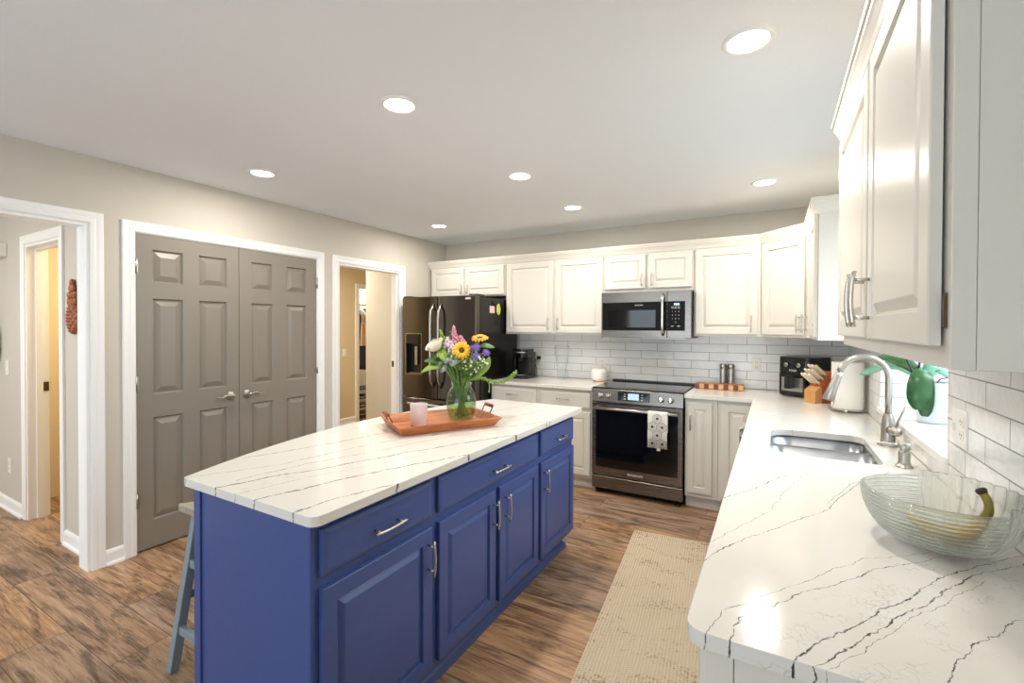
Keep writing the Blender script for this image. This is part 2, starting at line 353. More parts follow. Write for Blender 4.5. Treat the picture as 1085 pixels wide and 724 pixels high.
# ------------------------------------------------------------------ mesh helpers
class MB:
    def __init__(s): s.v = []; s.f = []; s.sm = []
    def add(s, vs, fs, smooth=False):
        b = len(s.v); s.v += [V(p) for p in vs]
        for f in fs: s.f.append([i+b for i in f]); s.sm.append(smooth)
        return s
    def box(s, x0, y0, z0, x1, y1, z1):
        x0, x1 = sorted((x0, x1)); y0, y1 = sorted((y0, y1)); z0, z1 = sorted((z0, z1))
        p = [(x0, y0, z0), (x1, y0, z0), (x1, y1, z0), (x0, y1, z0), (x0, y0, z1), (x1, y0, z1), (x1, y1, z1), (x0, y1, z1)]
        return s.add(p, [(3, 2, 1, 0), (4, 5, 6, 7), (0, 1, 5, 4), (1, 2, 6, 5), (2, 3, 7, 6), (3, 0, 4, 7)])
    def hexa(s, lo, hi):    # 4 bottom + 4 top points, both counter-clockwise seen from above
        return s.add(list(lo)+list(hi), [(3, 2, 1, 0), (4, 5, 6, 7), (0, 1, 5, 4), (1, 2, 6, 5), (2, 3, 7, 6), (3, 0, 4, 7)])
    def bar(s, a, b, wx, wy, up=(0, 0, 1)):    # square bar between two points
        a = V(a); b = V(b); d = (b-a).normalized(); x = d.cross(V(up))
        if x.length < 1e-4: x = d.cross(V((0, 1, 0)))
        x.normalize(); y = x.cross(d); x = x*wx/2; y = y*wy/2
        lo = [a-x-y, a+x-y, a+x+y, a-x+y]; hi = [b-x-y, b+x-y, b+x+y, b-x+y]
        return s.hexa(lo, hi) if (x.cross(y)).dot(d) > 0 else s.hexa(lo[::-1], hi[::-1])
    def prism(s, poly, z0, z1, holes=()):
        def area2(p): return sum(p[i][0]*p[(i+1) % len(p)][1]-p[(i+1) % len(p)][0]*p[i][1] for i in range(len(p)))
        loops = [list(poly) if area2(poly) > 0 else list(poly)[::-1]] + [list(h) if area2(h) < 0 else list(h)[::-1] for h in holes]
        flat = [p for l in loops for p in l]; n = len(flat)
        tri = tessellate_polygon([[V((p[0], p[1], 0)) for p in l] for l in loops])
        fs = []
        for a, b, c in tri:
            A, B, C_ = flat[a], flat[b], flat[c]
            if (B[0]-A[0])*(C_[1]-A[1])-(C_[0]-A[0])*(B[1]-A[1]) < 0: b, c = c, b
            fs.append((a+n, b+n, c+n)); fs.append((c, b, a))
        k = 0
        for l in loops:
            m = len(l)
            for i in range(m):
                j = (i+1) % m; fs.append((k+i, k+j, k+j+n, k+i+n))
            k += m
        return s.add([(p[0], p[1], z0) for p in flat]+[(p[0], p[1], z1) for p in flat], fs)
    def tube(s, pts, r, seg=12, caps=True, flat=1.0, up=None, closed=False):
        pts = [V(p) for p in pts]; n = len(pts); rs = r if isinstance(r, (list, tuple)) else [r]*n
        vs = []; fs = []; prev = None
        for i in range(n):
            if closed: d = pts[(i+1) % n]-pts[i-1]
            else: d = pts[min(i+1, n-1)]-pts[max(i-1, 0)]
            d.normalize()
            if prev is None:
                ref = V(up) if up else (V((0, 0, 1)) if abs(d.z) < .9 else V((1, 0, 0)))
                x = ref.cross(d).normalized()
            else:
                x = (prev - d*prev.dot(d)).normalized()
            prev = x; y = d.cross(x)
            for k in range(seg):
                a = 2*pi*k/seg; vs.append(pts[i]+x*cos(a)*rs[i]+y*sin(a)*rs[i]*flat)
        m = n if closed else n-1
        for i in range(m):
            j = (i+1) % n
            for k in range(seg):
                l = (k+1) % seg; fs.append((i*seg+k, i*seg+l, j*seg+l, j*seg+k))
        s.add(vs, fs, True)
        if caps and not closed:
            b = len(s.v)-n*seg
            s.f.append([b+k for k in range(seg)][::-1]); s.sm.append(False)
            s.f.append([b+(n-1)*seg+k for k in range(seg)]); s.sm.append(False)
        return s
    def lathe(s, prof, c=(0, 0, 0), seg=32, axis=None, a0=0, a1=2*pi, rfun=None):
        vs = []; fs = []; full = abs(a1-a0-2*pi) < 1e-6; m = seg if full else seg+1
        q = V(axis).to_track_quat('Z', 'Y').to_matrix() if axis else None
        for i, (r, z) in enumerate(prof):
            for k in range(m):
                a = a0+(a1-a0)*k/seg; rr = rfun(r, z, a) if rfun else r
                p = V((rr*cos(a), rr*sin(a), z)); p = q @ p if q else p
                vs.append(p+V(c))
        for i in range(len(prof)-1):
            for k in range(seg):
                l = (k+1) % m; fs.append((i*m+k, i*m+l, (i+1)*m+l, (i+1)*m+k))
        return s.add(vs, fs, True)
    def ball(s, c, rx, ry=None, rz=None, seg=14, rings=8, rot=None):
        ry = ry or rx; rz = rz or rx; vs = []; fs = []
        for i in range(rings+1):
            ph = pi*i/rings
            for k in range(seg):
                a = 2*pi*k/seg; p = V((rx*sin(ph)*cos(a), ry*sin(ph)*sin(a), -rz*cos(ph)))
                vs.append((rot @ p if rot else p)+V(c))
        for i in range(rings):
            for k in range(seg):
                l = (k+1) % seg; fs.append((i*seg+k, i*seg+l, (i+1)*seg+l, (i+1)*seg+k))
        return s.add(vs, fs, True)
    def rings(s, fr, rect, rg, cap=True, back=False):   # nested rectangles: (inset, height)
        u0, v0, u1, v1 = rect; vs = []; fs = []
        for q in rg:
            i, h = q[0], q[1]
            vs += [fr(u0+i, v0+i, h), fr(u1-i, v0+i, h), fr(u1-i, v1-i, h), fr(u0+i, v1-i, h)]
        for r in range(len(rg)-1):
            for k in range(4):
                l = (k+1) % 4; fs.append((r*4+k, r*4+l, r*4+4+l, r*4+4+k))
        n = (len(rg)-1)*4
        if cap: fs.append((n, n+1, n+2, n+3))
        if back: fs.append((3, 2, 1, 0))
        return s.add(vs, fs)
    def sweep(s, path, prof, fmap, closed=False):   # profile (offset to the right of the path, depth) mitred along a 2-D path
        n = len(path); vs = []; fs = []; m = len(prof)
        for i in range(n):
            p = V(path[i]).to_2d() if len(path[i]) > 2 else V(path[i])
            def nr(a, b): d = (V(b)-V(a)).normalized(); return V((d[1], -d[0]))
            n1 = nr(path[i-1], path[i]) if (i > 0 or closed) else None
            n2 = nr(path[i], path[(i+1) % n]) if (i < n-1 or closed) else None
            if n1 is None: nn = n2
            elif n2 is None: nn = n1
            else: nn = (n1+n2); nn = nn/(1+n1.dot(n2))
            for off, dep in prof: vs.append(fmap(p[0]+nn[0]*off, p[1]+nn[1]*off, dep))
        for i in range(n if closed else n-1):
            j = (i+1) % n
            for k in range(m):
                l = (k+1) % m; fs.append((i*m+k, j*m+k, j*m+l, i*m+l))
        if not closed: fs.append(tuple(range(m))); fs.append(tuple((n-1)*m+k for k in range(m))[::-1])
        return s.add(vs, fs)
    def leaf(s, pts, w, up=(0, 0, 1), fold=.25, seg=None, shape=None, th=0.0012):
        pts = [V(p) for p in pts]; n = len(pts); vs = []; fs = []
        for i, p in enumerate(pts):
            t_ = i/(n-1); d = (pts[min(i+1, n-1)]-pts[max(i-1, 0)]).normalized()
            x = d.cross(V(up)); x = x.normalized() if x.length > 1e-4 else V((1, 0, 0)); y = x.cross(d)
            ww = w*(shape(t_) if shape else max(.03, sin(pi*min(1, t_*.93+.05))**.8))
            vs += [p-x*ww+y*ww*fold, p, p+x*ww+y*ww*fold, p-x*ww+y*(ww*fold-th), p-y*th, p+x*ww+y*(ww*fold-th)]
        for i in range(n-1):
            a = i*6; b = a+6
            fs += [(a, b, b+1, a+1), (a+1, b+1, b+2, a+2), (a+3, a+4, b+4, b+3), (a+4, a+5, b+5, b+4), (a, a+3, b+3, b), (a+2, b+2, b+5, a+5)]
        return s.add(vs, fs, True)
    def xf(s, m): s.v = [m @ p for p in s.v]; return s
def arc_pts(c, r, a0, a1, n, fm):
    return [fm(c[0]+r*cos(a0+(a1-a0)*i/n), c[1]+r*sin(a0+(a1-a0)*i/n)) for i in range(n+1)]
def rpoly(pts, rad, n=6):       # polygon with rounded corners
    out = []; m = len(pts)
    for i in range(m):
        r = rad[i] if isinstance(rad, (list, tuple)) else rad
        p = V(pts[i]); a = (V(pts[i-1])-p).normalized(); b = (V(pts[(i+1) % m])-p).normalized()
        if r <= 0: out.append((p[0], p[1])); continue
        ang = a.angle(b); t_ = r/math.tan(ang/2)
        p0 = p+a*t_; p1 = p+b*t_; c = p+(a+b).normalized()*(r/sin(ang/2))
        a0 = math.atan2(p0[1]-c[1], p0[0]-c[0]); a1 = math.atan2(p1[1]-c[1], p1[0]-c[0])
        da = (a1-a0+pi) % (2*pi)-pi
        out += [(c[0]+r*cos(a0+da*k/n), c[1]+r*sin(a0+da*k/n)) for k in range(n+1)]
    return out
def link(name, mb, m, parent=None, off=(0, 0, 0), bevel=0, smooth=None, seg=2):
    me = bpy.data.meshes.new(name); off = V(off)
    me.from_pydata([p-off for p in mb.v], [], mb.f)
    me.polygons.foreach_set('use_smooth', [bool(x) for x in mb.sm])
    me.update()
    bm = bmesh.new(); bm.from_mesh(me); bmesh.ops.recalc_face_normals(bm, faces=bm.faces); bm.to_mesh(me); bm.free()
    me.materials.append(M[m])
    if smooth: me.set_sharp_from_angle(angle=R(smooth))
    o = bpy.data.objects.new(name, me); COL.objects.link(o)
    if parent: o.parent = parent
    if bevel:
        b = o.modifiers.new('bevel', 'BEVEL'); b.width = bevel; b.segments = seg; b.limit_method = 'ANGLE'; b.angle_limit = R(40)
    return o
class Thing:
    def __init__(s, name, label, cat, loc=(0, 0, 0), group=None):
        s.loc = V(loc); s.o = bpy.data.objects.new(name, None); COL.objects.link(s.o); s.o.location = loc
        s.o.empty_display_size = .05
        s.o['label'] = label; s.o['category'] = cat
        if group: s.o['group'] = group
    def part(s, mb, name, m, parent=None, label=None, **k):
        o = link(name, mb, m, parent or s.o, s.loc, **k)
        if label: o['label'] = label
        return o
    def place(s, loc, rz=0, sc=1):
        s.o.location = loc; s.o.rotation_euler = (0, 0, rz); return s
def solo(name, mb, m, label, cat, loc=(0, 0, 0), group=None, **k):
    o = link(name, mb, m, None, loc, **k); o.location = loc; o['label'] = label; o['category'] = cat
    if group: o['group'] = group
    return o
def struct(name, mb, m, parent=None, **k):
    o = link(name, mb, m, parent, **k)
    if not parent: o['kind'] = 'structure'
    return o
def dup(t, label, loc, rz=None, group=None):
    r = t.copy(); COL.objects.link(r); r.location = loc; r['label'] = label
    if rz is not None: r.rotation_euler = (0, 0, rz)
    if group: r['group'] = group
    for ch in list(t.children):
        c = ch.copy(); COL.objects.link(c); c.parent = r
        for g in ch.children:
            d = g.copy(); COL.objects.link(d); d.parent = c
    return r
def frame(O, U, N, Vv=(0, 0, 1)):
    O, U, N, Vv = V(O), V(U), V(N), V(Vv)
    return lambda u, v, w=0: O+U*u+Vv*v+N*w
def text(s, size, fr, u, v, w=.0008, depth=.0006, align='CENTER'):
    cu = bpy.data.curves.new('lettering', 'FONT'); cu.body = s; cu.size = size; cu.extrude = depth; cu.align_x = align; cu.align_y = 'CENTER'
    o = bpy.data.objects.new('lettering', cu); COL.objects.link(o)
    bpy.context.view_layer.update()
    me = bpy.data.meshes.new_from_object(o.evaluated_get(bpy.context.evaluated_depsgraph_get()))
    mb = MB(); mb.add([fr(u+p.co.x, v+p.co.y, w+p.co.z) for p in me.vertices], [list(f.vertices) for f in me.polygons])
    bpy.data.objects.remove(o); bpy.data.curves.remove(cu); bpy.data.meshes.remove(me)
    return mb
RAISED = [(0, -.019), (0, -.002), (.003, 0), (.052, 0), (.0545, -.010), (.060, -.011), (.079, -.001), (.082, 0)]
DRAWER = [(0, -.019), (0, -.006), (.004, -.003), (.012, -.001), (.016, 0)]
def pull(fr, u, v, L=.13, vert=True, pr=.03):
    mb = MB(); n = 10
    def P(a, w): return fr(u, v+a, w) if vert else fr(u+a, v, w)
    pts = [P(L*(i/n-.5), pr+.006*(1-(2*i/n-1)**2)) for i in range(n+1)]
    mb.tube(pts, .0052, 10)
    for k in (-.34, .34):
        mb.tube([P(L*k, 0), P(L*k, pr+.002)], .0042, 10)
    return mb
def front(t, name, fr, rect, m, prof=RAISED, handle=None, hm='handle_nickel'):
    o = t.part(MB().rings(fr, rect, prof, back=True), name, m)
    if handle:
        u, v, vert = handle[:3]; L = handle[3] if len(handle) > 3 else .13
        t.part(pull(fr, u, v, L, vert), 'handle', hm, o, label='slim nickel bow pull')
    return o

# ------------------------------------------------------------------ structure
XL, YB, XR, CZ = -3.491, 4.489, .515, 2.44
YR = -2.6
T_ = .115
struct('floor', MB().box(-6.6, YR, -.06, .9, 6.1, 0), 'floor_planks')
struct('ceiling', MB().box(-6.6, YR, CZ, .9, 6.1, CZ+.08), 'ceiling_paint')
w = MB(); x0, x1 = XL-T_, XL
w.box(x0, YR, 0, x1, .205, CZ); w.box(x0, .205, 2.047, x1, 1.118, CZ)
w.box(x0, 1.118, 0, x1, 1.337, CZ); w.box(x0, 1.337, 2.036, x1, 2.667, CZ)
w.box(x0, 2.667, 0, x1, 2.887, CZ); w.box(x0, 2.887, 2.032, x1, 3.70, CZ); w.box(x0, 3.70, 0, x1, YB+.1, CZ)
struct('wall_left', w, 'wall_paint')
struct('wall_back', MB().box(XL, YB, 0, XR+.3, YB+.1, CZ), 'wall_paint')
w = MB(); x0, x1 = XR, XR+.27
WY0, WY1, WZ0, WZ1 = 2.07, 3.20, .985, 2.06
w.box(x0, YR, 0, x1, WY0, CZ); w.box(x0, WY1, 0, x1, YB, CZ); w.box(x0, WY0, 0, x1, WY1, WZ0); w.box(x0, WY0, WZ1, x1, WY1, CZ)
struct('wall_right', w, 'wall_paint')
w = MB(); PX0, PX1, PZ = -3.05, -.15, 2.3
w.box(XL, YR-.12, 0, PX0, YR, CZ); w.box(PX1, YR-.12, 0, XR, YR, CZ); w.box(PX0, YR-.12, PZ, PX1, YR, CZ)
struct('wall_rear', w, 'wall_paint')
# hall, powder room, mudroom and closet beyond the left wall
HX = x = XL-T_
HY = 1.18
w = MB(); w.box(-6.5, HY, 0, -4.815, HY+.115, CZ); w.box(-4.815, HY, 2.04, -4.14, HY+.115, CZ); w.box(-4.14, HY, 0, HX, HY+.115, CZ)
struct('wall_hall', w, 'hall_wall_paint')
struct('wall_hall_end', MB().box(-6.6, YR, 0, -6.5, HY+.115, CZ), 'hall_wall_paint')
w = MB(); w.box(-5.35, 2.62, 0, -4.02, 2.7, CZ); w.box(-5.35, HY+.115, 0, -5.27, 2.62, CZ); w.box(-4.10, HY+.115, 0, -4.02, 2.62, CZ)
struct('wall_powder_room', w, 'cream_wall_paint')
w = MB(); w.box(-5.6, 2.7, 0, -5.5, 4.93, CZ); w.box(-5.6, 4.93, 2.03, -5.5, 5.75, CZ); w.box(-5.6, 5.75, 0, -5.5, 6.05, CZ)
struct('wall_mudroom', w, 'cream_wall_paint')
struct('wall_mudroom_stub', MB().box(-4.14, 3.82, 0, HX, 3.93, CZ), 'wall_paint')
struct('wall_mudroom_end', MB().box(-6.6, 6.0, 0, HX+.1, 6.1, CZ), 'cream_wall_paint')
w = MB(); w.box(-6.3, 4.7, 0, -6.2, 6.0, CZ); w.box(-6.2, 4.7, 0, -5.6, 4.78, CZ)
struct('wall_closet', w, 'trim_white')
w = MB(); w.box(HX, YB+.1, 0, HX+.1, 6.0, CZ); struct('wall_mudroom_right', w, 'cream_wall_paint')

# casings: colonial profile around each opening; baseboards
CAS = [(0, 0), (0, .011), (.006, .014), (.022, .016), (.030, .013), (.044, .016), (.060, .017), (.065, .014), (.065, 0)]
def casing(name, y0, y1, z1, depth_face=XL, jamb=True, jt=.018):
    mb = MB(); fm = lambda a, b, d: V((depth_face+d, a, b))
    mb.sweep([(y1, 0), (y1, z1), (y0, z1), (y0, 0)], CAS, fm)
    o = struct(name, mb, 'trim_white')
    if jamb:
        j = MB(); a = HX-.001; b = XL+.002
        j.box(a, y0, 0, b, y0+jt, z1); j.box(a, y1-jt, 0, b, y1, z1); j.box(a, y0+jt, z1-jt, b, y1-jt, z1)
        struct('jamb', j, 'trim_white', o)
    return o
c1 = casing('trim_1', .205, 1.118, 2.047)
c2 = casing('trim_2', 1.337, 2.667, 2.036, jt=.006)
c3 = casing('trim_3', 2.887, 3.70, 2.032)
st = MB(); st.box(HX+.052, 3.668, 0, HX+.085, 3.684, 2.01); struct('door_stop', st, 'trim_white', c3)
struct('strike_plate', MB().box(HX+.01, 3.679, 1.01, HX+.045, 3.683, 1.075), 'dark_bronze', c3)
# hall doorway (wall facing the kitchen)
mb = MB(); fm = lambda a, b, d: V((a, HY-d, b))
mb.sweep([(-4.14, 0), (-4.14, 2.04), (-4.815, 2.04), (-4.815, 0)], CAS, fm)
c4 = struct('trim_4', mb, 'trim_white')
j = MB(); j.box(-4.815, HY-.002, 0, -4.797, HY+.118, 2.04); j.box(-4.158, HY-.002, 0, -4.14, HY+.118, 2.04); j.box(-4.797, HY-.002, 2.022, -4.158, HY+.118, 2.04)
struct('jamb', j, 'trim_white', c4)
j = MB(); j.box(-4.797, HY+.045, 0, -4.784, HY+.08, 2.022); j.box(-4.784, HY+.045, 2.009, -4.158, HY+.08, 2.022); struct('door_stop', j, 'trim_white', c4)
struct('strike_plate', MB().box(-4.798, HY+.085, .95, -4.793, HY+.115, 1.02), 'dark_bronze', c4)
BASE = [(0, 0), (.014, 0), (.014, .07), (.011, .082), (.006, .09), (0, .092)]
def baseboard(name, path, extra=True):
    mb = MB(); mb.sweep(path, BASE, lambda a, b, d: V((a, b, d)))
    mb.sweep(path, [(0.013, 0), (.026, 0), (.024, .012), (.013, .018)], lambda a, b, d: V((a, b, d)))
    struct(name, mb, 'trim_white')
baseboard('baseboard_left', [(XL, 1.183), (XL, 1.272)][::-1] if False else [(XL, 1.183), (XL, 1.272)])
baseboard('baseboard_pantry', [(XL, 2.732), (XL, 2.822)])
baseboard('baseboard_left_rear', [(XL, YR), (XL, .14)])
baseboard('baseboard_left_far', [(XL, 3.765), (XL, YB)])
baseboard('baseboard_hall', [(-6.5, HY), (-4.88, HY)])
baseboard('baseboard_hall_near', [(-4.075, HY), (HX, HY)])
baseboard('baseboard_powder_room', [(-5.27, 2.62), (-4.10, 2.62)])
baseboard('baseboard_mudroom', [(-5.5, 2.7), (-5.5, 4.865)])
mb = MB(); mb.sweep([(5.75, 0), (5.75, 2.03), (4.93, 2.03), (4.93, 0)], CAS, lambda a, b, d: V((-5.5+d, a, b)))
c5 = struct('trim_5', mb, 'trim_white')
j = MB(); j.box(-5.6, 4.93, 0, -5.498, 4.945, 2.03); j.box(-5.6, 5.735, 0, -5.498, 5.75, 2.03); struct('jamb', j, 'trim_white', c5)

# back-splash tile
mb = MB(); mb.box(-2.452, YB-.008, .914, XR-.0085, YB-.0005, 1.388); mb.box(-1.385, YB-.0079, 1.388, -.605, YB-.0005, 1.5)
struct('backsplash_back', mb, 'tile_back')
mb = MB(); a, b = XR-.008, XR-.0005
mb.box(a, .60, .914, b, WY0, 1.40); mb.box(a, WY0, .914, b, WY1, WZ0-.002); mb.box(a, WY1, .914, b, YB-.0085, 1.40)
mb.box(a, WY0-.01, 1.40, b, WY0, 1.6)
mb.box(b, WY1-.006, WZ0, XR+.17, WY1-.0005, WZ1); mb.box(b, WY0+.0005, WZ0, XR+.17, WY0+.006, WZ1)
struct('backsplash_right', mb, 'tile_right')

# window in the right wall, with stone sill
win = MB(); fx0, fx1 = XR+.18, XR+.25
def rectframe(mb, x0, x1, y0, z0, y1, z1, wd):
    mb.box(x0, y0, z0, x1, y0+wd, z1); mb.box(x0, y1-wd, z0, x1, y1, z1); mb.box(x0, y0+wd, z0, x1, y1-wd, z0+wd); mb.box(x0, y0+wd, z1-wd, x1, y1-wd, z1)
rectframe(win, fx0, fx1, WY0, WZ0+.025, WY1, WZ1, .045)
wo = struct('window_1', win, 'vinyl_white', bevel=.003)
sa = MB(); rectframe(sa, fx0+.01, fx0+.045, WY0+.05, WZ0+.075, (WY0+WY1)/2+.02, WZ1-.05, .04); struct('sash', sa, 'vinyl_white', wo, bevel=.003)
sa = MB(); rectframe(sa, fx0+.035, fx0+.065, (WY0+WY1)/2-.02, WZ0+.075, WY1-.05, WZ1-.05, .04); struct('sash', sa, 'vinyl_white', wo, bevel=.003)
struct('pane', MB().box(fx0+.025, WY0+.09, WZ0+.11, fx0+.029, (WY0+WY1)/2-.02, WZ1-.09), 'pane_glass', wo)
struct('pane', MB().box(fx0+.05, (WY0+WY1)/2+.02, WZ0+.11, fx0+.054, WY1-.09, WZ1-.09), 'pane_glass', wo)
si = MB(); si.prism(rpoly([(XR-.022, WY0-.02), (XR+.0, WY0-.02), (XR+.0, WY0+.007), (fx0+.02, WY0+.007), (fx0+.02, WY1-.007), (XR, WY1-.007), (XR, WY1+.03), (XR-.022, WY1+.03)], [.012, 0, 0, 0, 0, 0, 0, .012]), WZ0, WZ0+.027)
struct('trim_6', si, 'stone_sill', bevel=.006, seg=3)
# patio door behind the camera
win = MB()
def rectframe_y(mb, y0, y1, x0, z0, x1, z1, wd):
    mb.box(x0, y0, z0, x0+wd, y1, z1); mb.box(x1-wd, y0, z0, x1, y1, z1); mb.box(x0+wd, y0, z0, x1-wd, y1, z0+wd); mb.box(x0+wd, y0, z1-wd, x1-wd, y1, z1)
rectframe_y(win, YR-.1, YR-.02, PX0, 0, PX1, PZ, .06)
for k in (1, 2): xx = PX0+(PX1-PX0)*k/3; win.box(xx-.05, YR-.09, .06, xx+.05, YR-.03, PZ-.06)
wo = struct('window_2', win, 'vinyl_white', bevel=.003)
struct('pane', MB().box(PX0+.06, YR-.062, .06, PX1-.06, YR-.058, PZ-.06), 'pane_glass', wo)

# ------------------------------------------------------------------ six-panel double doors
def six_panel(name, y0, y1, us, hinge_side):
    zs = [(.187, .852), (1.0, 1.622), (1.724, 1.938)]
    z0, z1 = .012, 2.03; xf = XL-.002; th = .035
    fr = frame((xf, 0, 0), (0, 1, 0), (1, 0, 0)); mb = MB()
    ub = [y0, us[0][0], us[0][1], us[1][0], us[1][1], y1]; zb = [z0, zs[0][0], zs[0][1], zs[1][0], zs[1][1], zs[2][0], zs[2][1], z1]
    for i in range(5):
        for k in range(7):
            r = (ub[i], zb[k], ub[i+1], zb[k+1])
            if i in (1, 3) and k in (1, 3, 5):
                mb.rings(fr, r, [(0, 0), (.004, -.006), (.008, -.014), (.013, -.014), (.046, -.002)])
            else: mb.rings(fr, r, [(0, 0)])
    mb.add([fr(y0, z0), fr(y1, z0), fr(y1, z1), fr(y0, z1), fr(y0, z0, -th), fr(y1, z0, -th), fr(y1, z1, -th), fr(y0, z1, -th)], [(0, 4, 5, 1), (1, 5, 6, 2), (2, 6, 7, 3), (3, 7, 4, 0), (7, 6, 5, 4)])
    o = struct(name, mb, 'door_grey')
    hy = y0-.004 if hinge_side < 0 else y1+.004
    for zc in (.335, 1.08, 1.826):
        h = MB(); h.tube([(XL+.004, hy, zc-.045), (XL+.004, hy, zc+.045)], .007, 10); h.box(XL-.004, hy-.012, zc-.044, XL+.003, hy+.014, zc+.044)
        struct('hinge', h, 'hinge_nickel', o)
    return o
dl = six_panel('door_1', 1.346, 1.986, [(1.417+.018, 1.612), (1.712, 1.902)], -1)
dr = six_panel('door_2', 1.990, 2.658, [(2.083, 2.258), (2.376, 2.562)], 1)
def lever(yc, sgn, door):
    mb = MB(); z = .932; x = XL-.002
    mb.lathe([(0, 0), (.031, 0), (.031, .004), (.026, .010), (.014, .013), (.011, .02), (.011, .045), (0, .045)], (x, yc, z), 24, axis=(1, 0, 0))
    n = 8; pts = [(x+.042-.004*sin(pi*i/n), yc+sgn*.115*i/n, z+.010*sin(pi*i/n)*(-1 if i > 4 else 1)*.6) for i in range(n+1)]
    mb.tube(pts, [.010, .0095, .009, .0085, .008, .0075, .007, .0065, .006], 12, flat=.8)
    mb.ball((x+.042, yc, z), .012)
    struct('door_lever', mb, 'nickel', door)
lever(1.925, -1, dl); lever(2.046, 1, dr)

# ------------------------------------------------------------------ recessed lamps
LP = [(-.087, 1.80, 'large recessed ceiling light at the top right, nearest the white cabinets by the window'),
      (-1.47, 1.551, 'recessed ceiling light directly above the near half of the blue island'),
      (-2.898, 1.803, 'recessed ceiling light in front of the grey double doors'),
      (-1.465, 2.668, 'recessed ceiling light above the far end of the island, middle of its row'),
      (-1.466, 3.585, 'recessed ceiling light in front of the cabinets left of the microwave'),
      (-2.885, 3.596, 'recessed ceiling light in front of the dark refrigerator'),
      (-.069, 3.595, 'recessed ceiling light over the far corner counter near the right-hand corner cabinet')]
def lamp():
    t = Thing('recessed_light', LP[0][2], 'ceiling light', (0, 0, CZ), 'recessed ceiling lights')
    t.part(MB().lathe([(.064, -.002), (.068, -.007), (.078, -.006), (.085, -.0005), (.085, .0), (.064, .0)], (0, 0, CZ), 40), 'trim_ring', 'lamp_trim')
    t.part(MB().lathe([(0, -.0045), (.03, -.0042), (.066, -.0025)], (0, 0, CZ), 32), 'lens', 'lamp_lens', label='glowing white lens')
    l = bpy.data.lights.new('bulb', 'AREA'); l.shape = 'DISK'; l.size = .12; l.energy = LAMP_W; l.color = LAMP_COL
    b = bpy.data.objects.new('bulb', l); COL.objects.link(b); b.parent = t.o; b.location = (0, 0, -.012)
    t.o.location = (LP[0][0], LP[0][1], CZ); return t
lp = lamp()
for x, y, lb in LP[1:]: dup(lp.o, lb, (x, y, CZ))

# ------------------------------------------------------------------ island
t = Thing('kitchen_island', 'long navy blue kitchen island with four doors and three drawers', 'island', (-1.45, 1.84, 0))
IX0, IX1, IY0, IY1 = -1.775, -1.155, .862, 2.822
b = MB(); b.box(IX0, IY0, .10, IX1, IY1, .884); t.part(b, 'body', 'island_blue', bevel=.002)
t.part(MB().box(IX0-.012, IY0-.007, .10, IX0+.028, IY0+.001, .884), 'end_stile', 'island_blue', bevel=.002)
t.part(MB().box(IX1-.016, IY0-.007, .10, IX1+.002, IY0+.001, .884), 'end_stile', 'island_blue', bevel=.002)
b = MB(); b.box(IX0+.03, IY0+.05, 0, IX1-.06, IY1-.05, .10)
b.sweep([(IX0+.03, IY0+.05), (IX1-.06, IY0+.05), (IX1-.06, IY1-.05), (IX0+.03, IY1-.05)], [(0, 0), (.03, 0), (.03, .015), (.022, .03), (.012, .04), (.012, .085), (.03, .099), (0, .099)], lambda x, y, d: V((x, y, d)), closed=True)
t.part(b, 'toe_base', 'island_blue')
fr = frame((IX1+.02, 0, 0), (0, 1, 0), (1, 0, 0))
for y0, y1 in ((.885, 1.378), (1.423, 2.294), (2.331, 2.808)):
    front(t, 'drawer', fr, (y0, .714, y1, .852), 'island_blue', DRAWER, ((y0+y1)/2+.005, .775, False, .15))
for y0, y1, hu in ((.885, 1.378, 1.352), (1.423, 1.842, 1.817), (1.880, 2.294, 1.925), (2.331, 2.808, 2.362)):
    front(t, 'door', fr, (y0, .128, y1, .676), 'island_blue', RAISED, (hu, .57, True, .135))
poly = rpoly([(-1.800, .825), (-1.098, .825), (-1.098, 2.868), (-1.800, 2.868)], [.018, .03, .02, .02])
side = [(-1.800-.211*sin(pi*i/24)**.85 if 0 < i < 24 else -1.8, .86+(2.83-.86)*i/24) for i in range(1, 24)]
pts = poly + side[::-1]
solo('island_countertop', MB().prism(pts, .886, .915), 'quartz_island', 'white veined quartz slab with a bowed seating edge on the blue island', 'countertop', (-1.5, 1.85, .886), bevel=.005, seg=3)

# bar stool
t = Thing('bar_stool', 'grey-blue wooden saddle stool tucked under the island beside the grey doors', 'stool', (-2.05, 1.21, 0))
st = MB(); nx, ny = 6, 12; sx, sy, zt = .155, .215, .688
tp = []; 
for j in range(ny+1):
    for i in range(nx+1):
        u, v = i/nx*2-1, j/ny*2-1
        tp.append((-2.05+u*sx, 1.21+v*sy, zt-.022*(1-v*v)))
vs = tp + [(p[0], p[1], p[2]-.034) for p in tp]; m_ = nx+1; N = len(tp); fs = []
for j in range(ny):
    for i in range(nx):
        a = j*m_+i; fs += [(a, a+1, a+m_+1, a+m_), (N+a, N+a+m_, N+a+m_+1, N+a+1)]
for i in range(nx): fs += [(i, N+i, N+i+1, i+1), (ny*m_+i, ny*m_+i+1, N+ny*m_+i+1, N+ny*m_+i)]
for j in range(ny): fs += [(j*m_, (j+1)*m_, N+(j+1)*m_, N+j*m_), (j*m_+nx, N+j*m_+nx, N+(j+1)*m_+nx, (j+1)*m_+nx)]
st.add(vs, fs); t.part(st, 'seat', 'stool_seat_wood', label='weathered grey-tan saddle seat', bevel=.006, seg=3)
def leg_at(sx_, sy_, z):
    f = 1-z/.65; return V((-2.05+sx_*(.095+.035*f), 1.21+sy_*(.165+.085*f), z))
for sx_ in (-1, 1):
    for sy_ in (-1, 1):
        t.part(MB().bar(leg_at(sx_, sy_, 0), leg_at(sx_, sy_, .652), .036, .036, (1, 0, 0)), 'leg', 'stool_blue', bevel=.003)
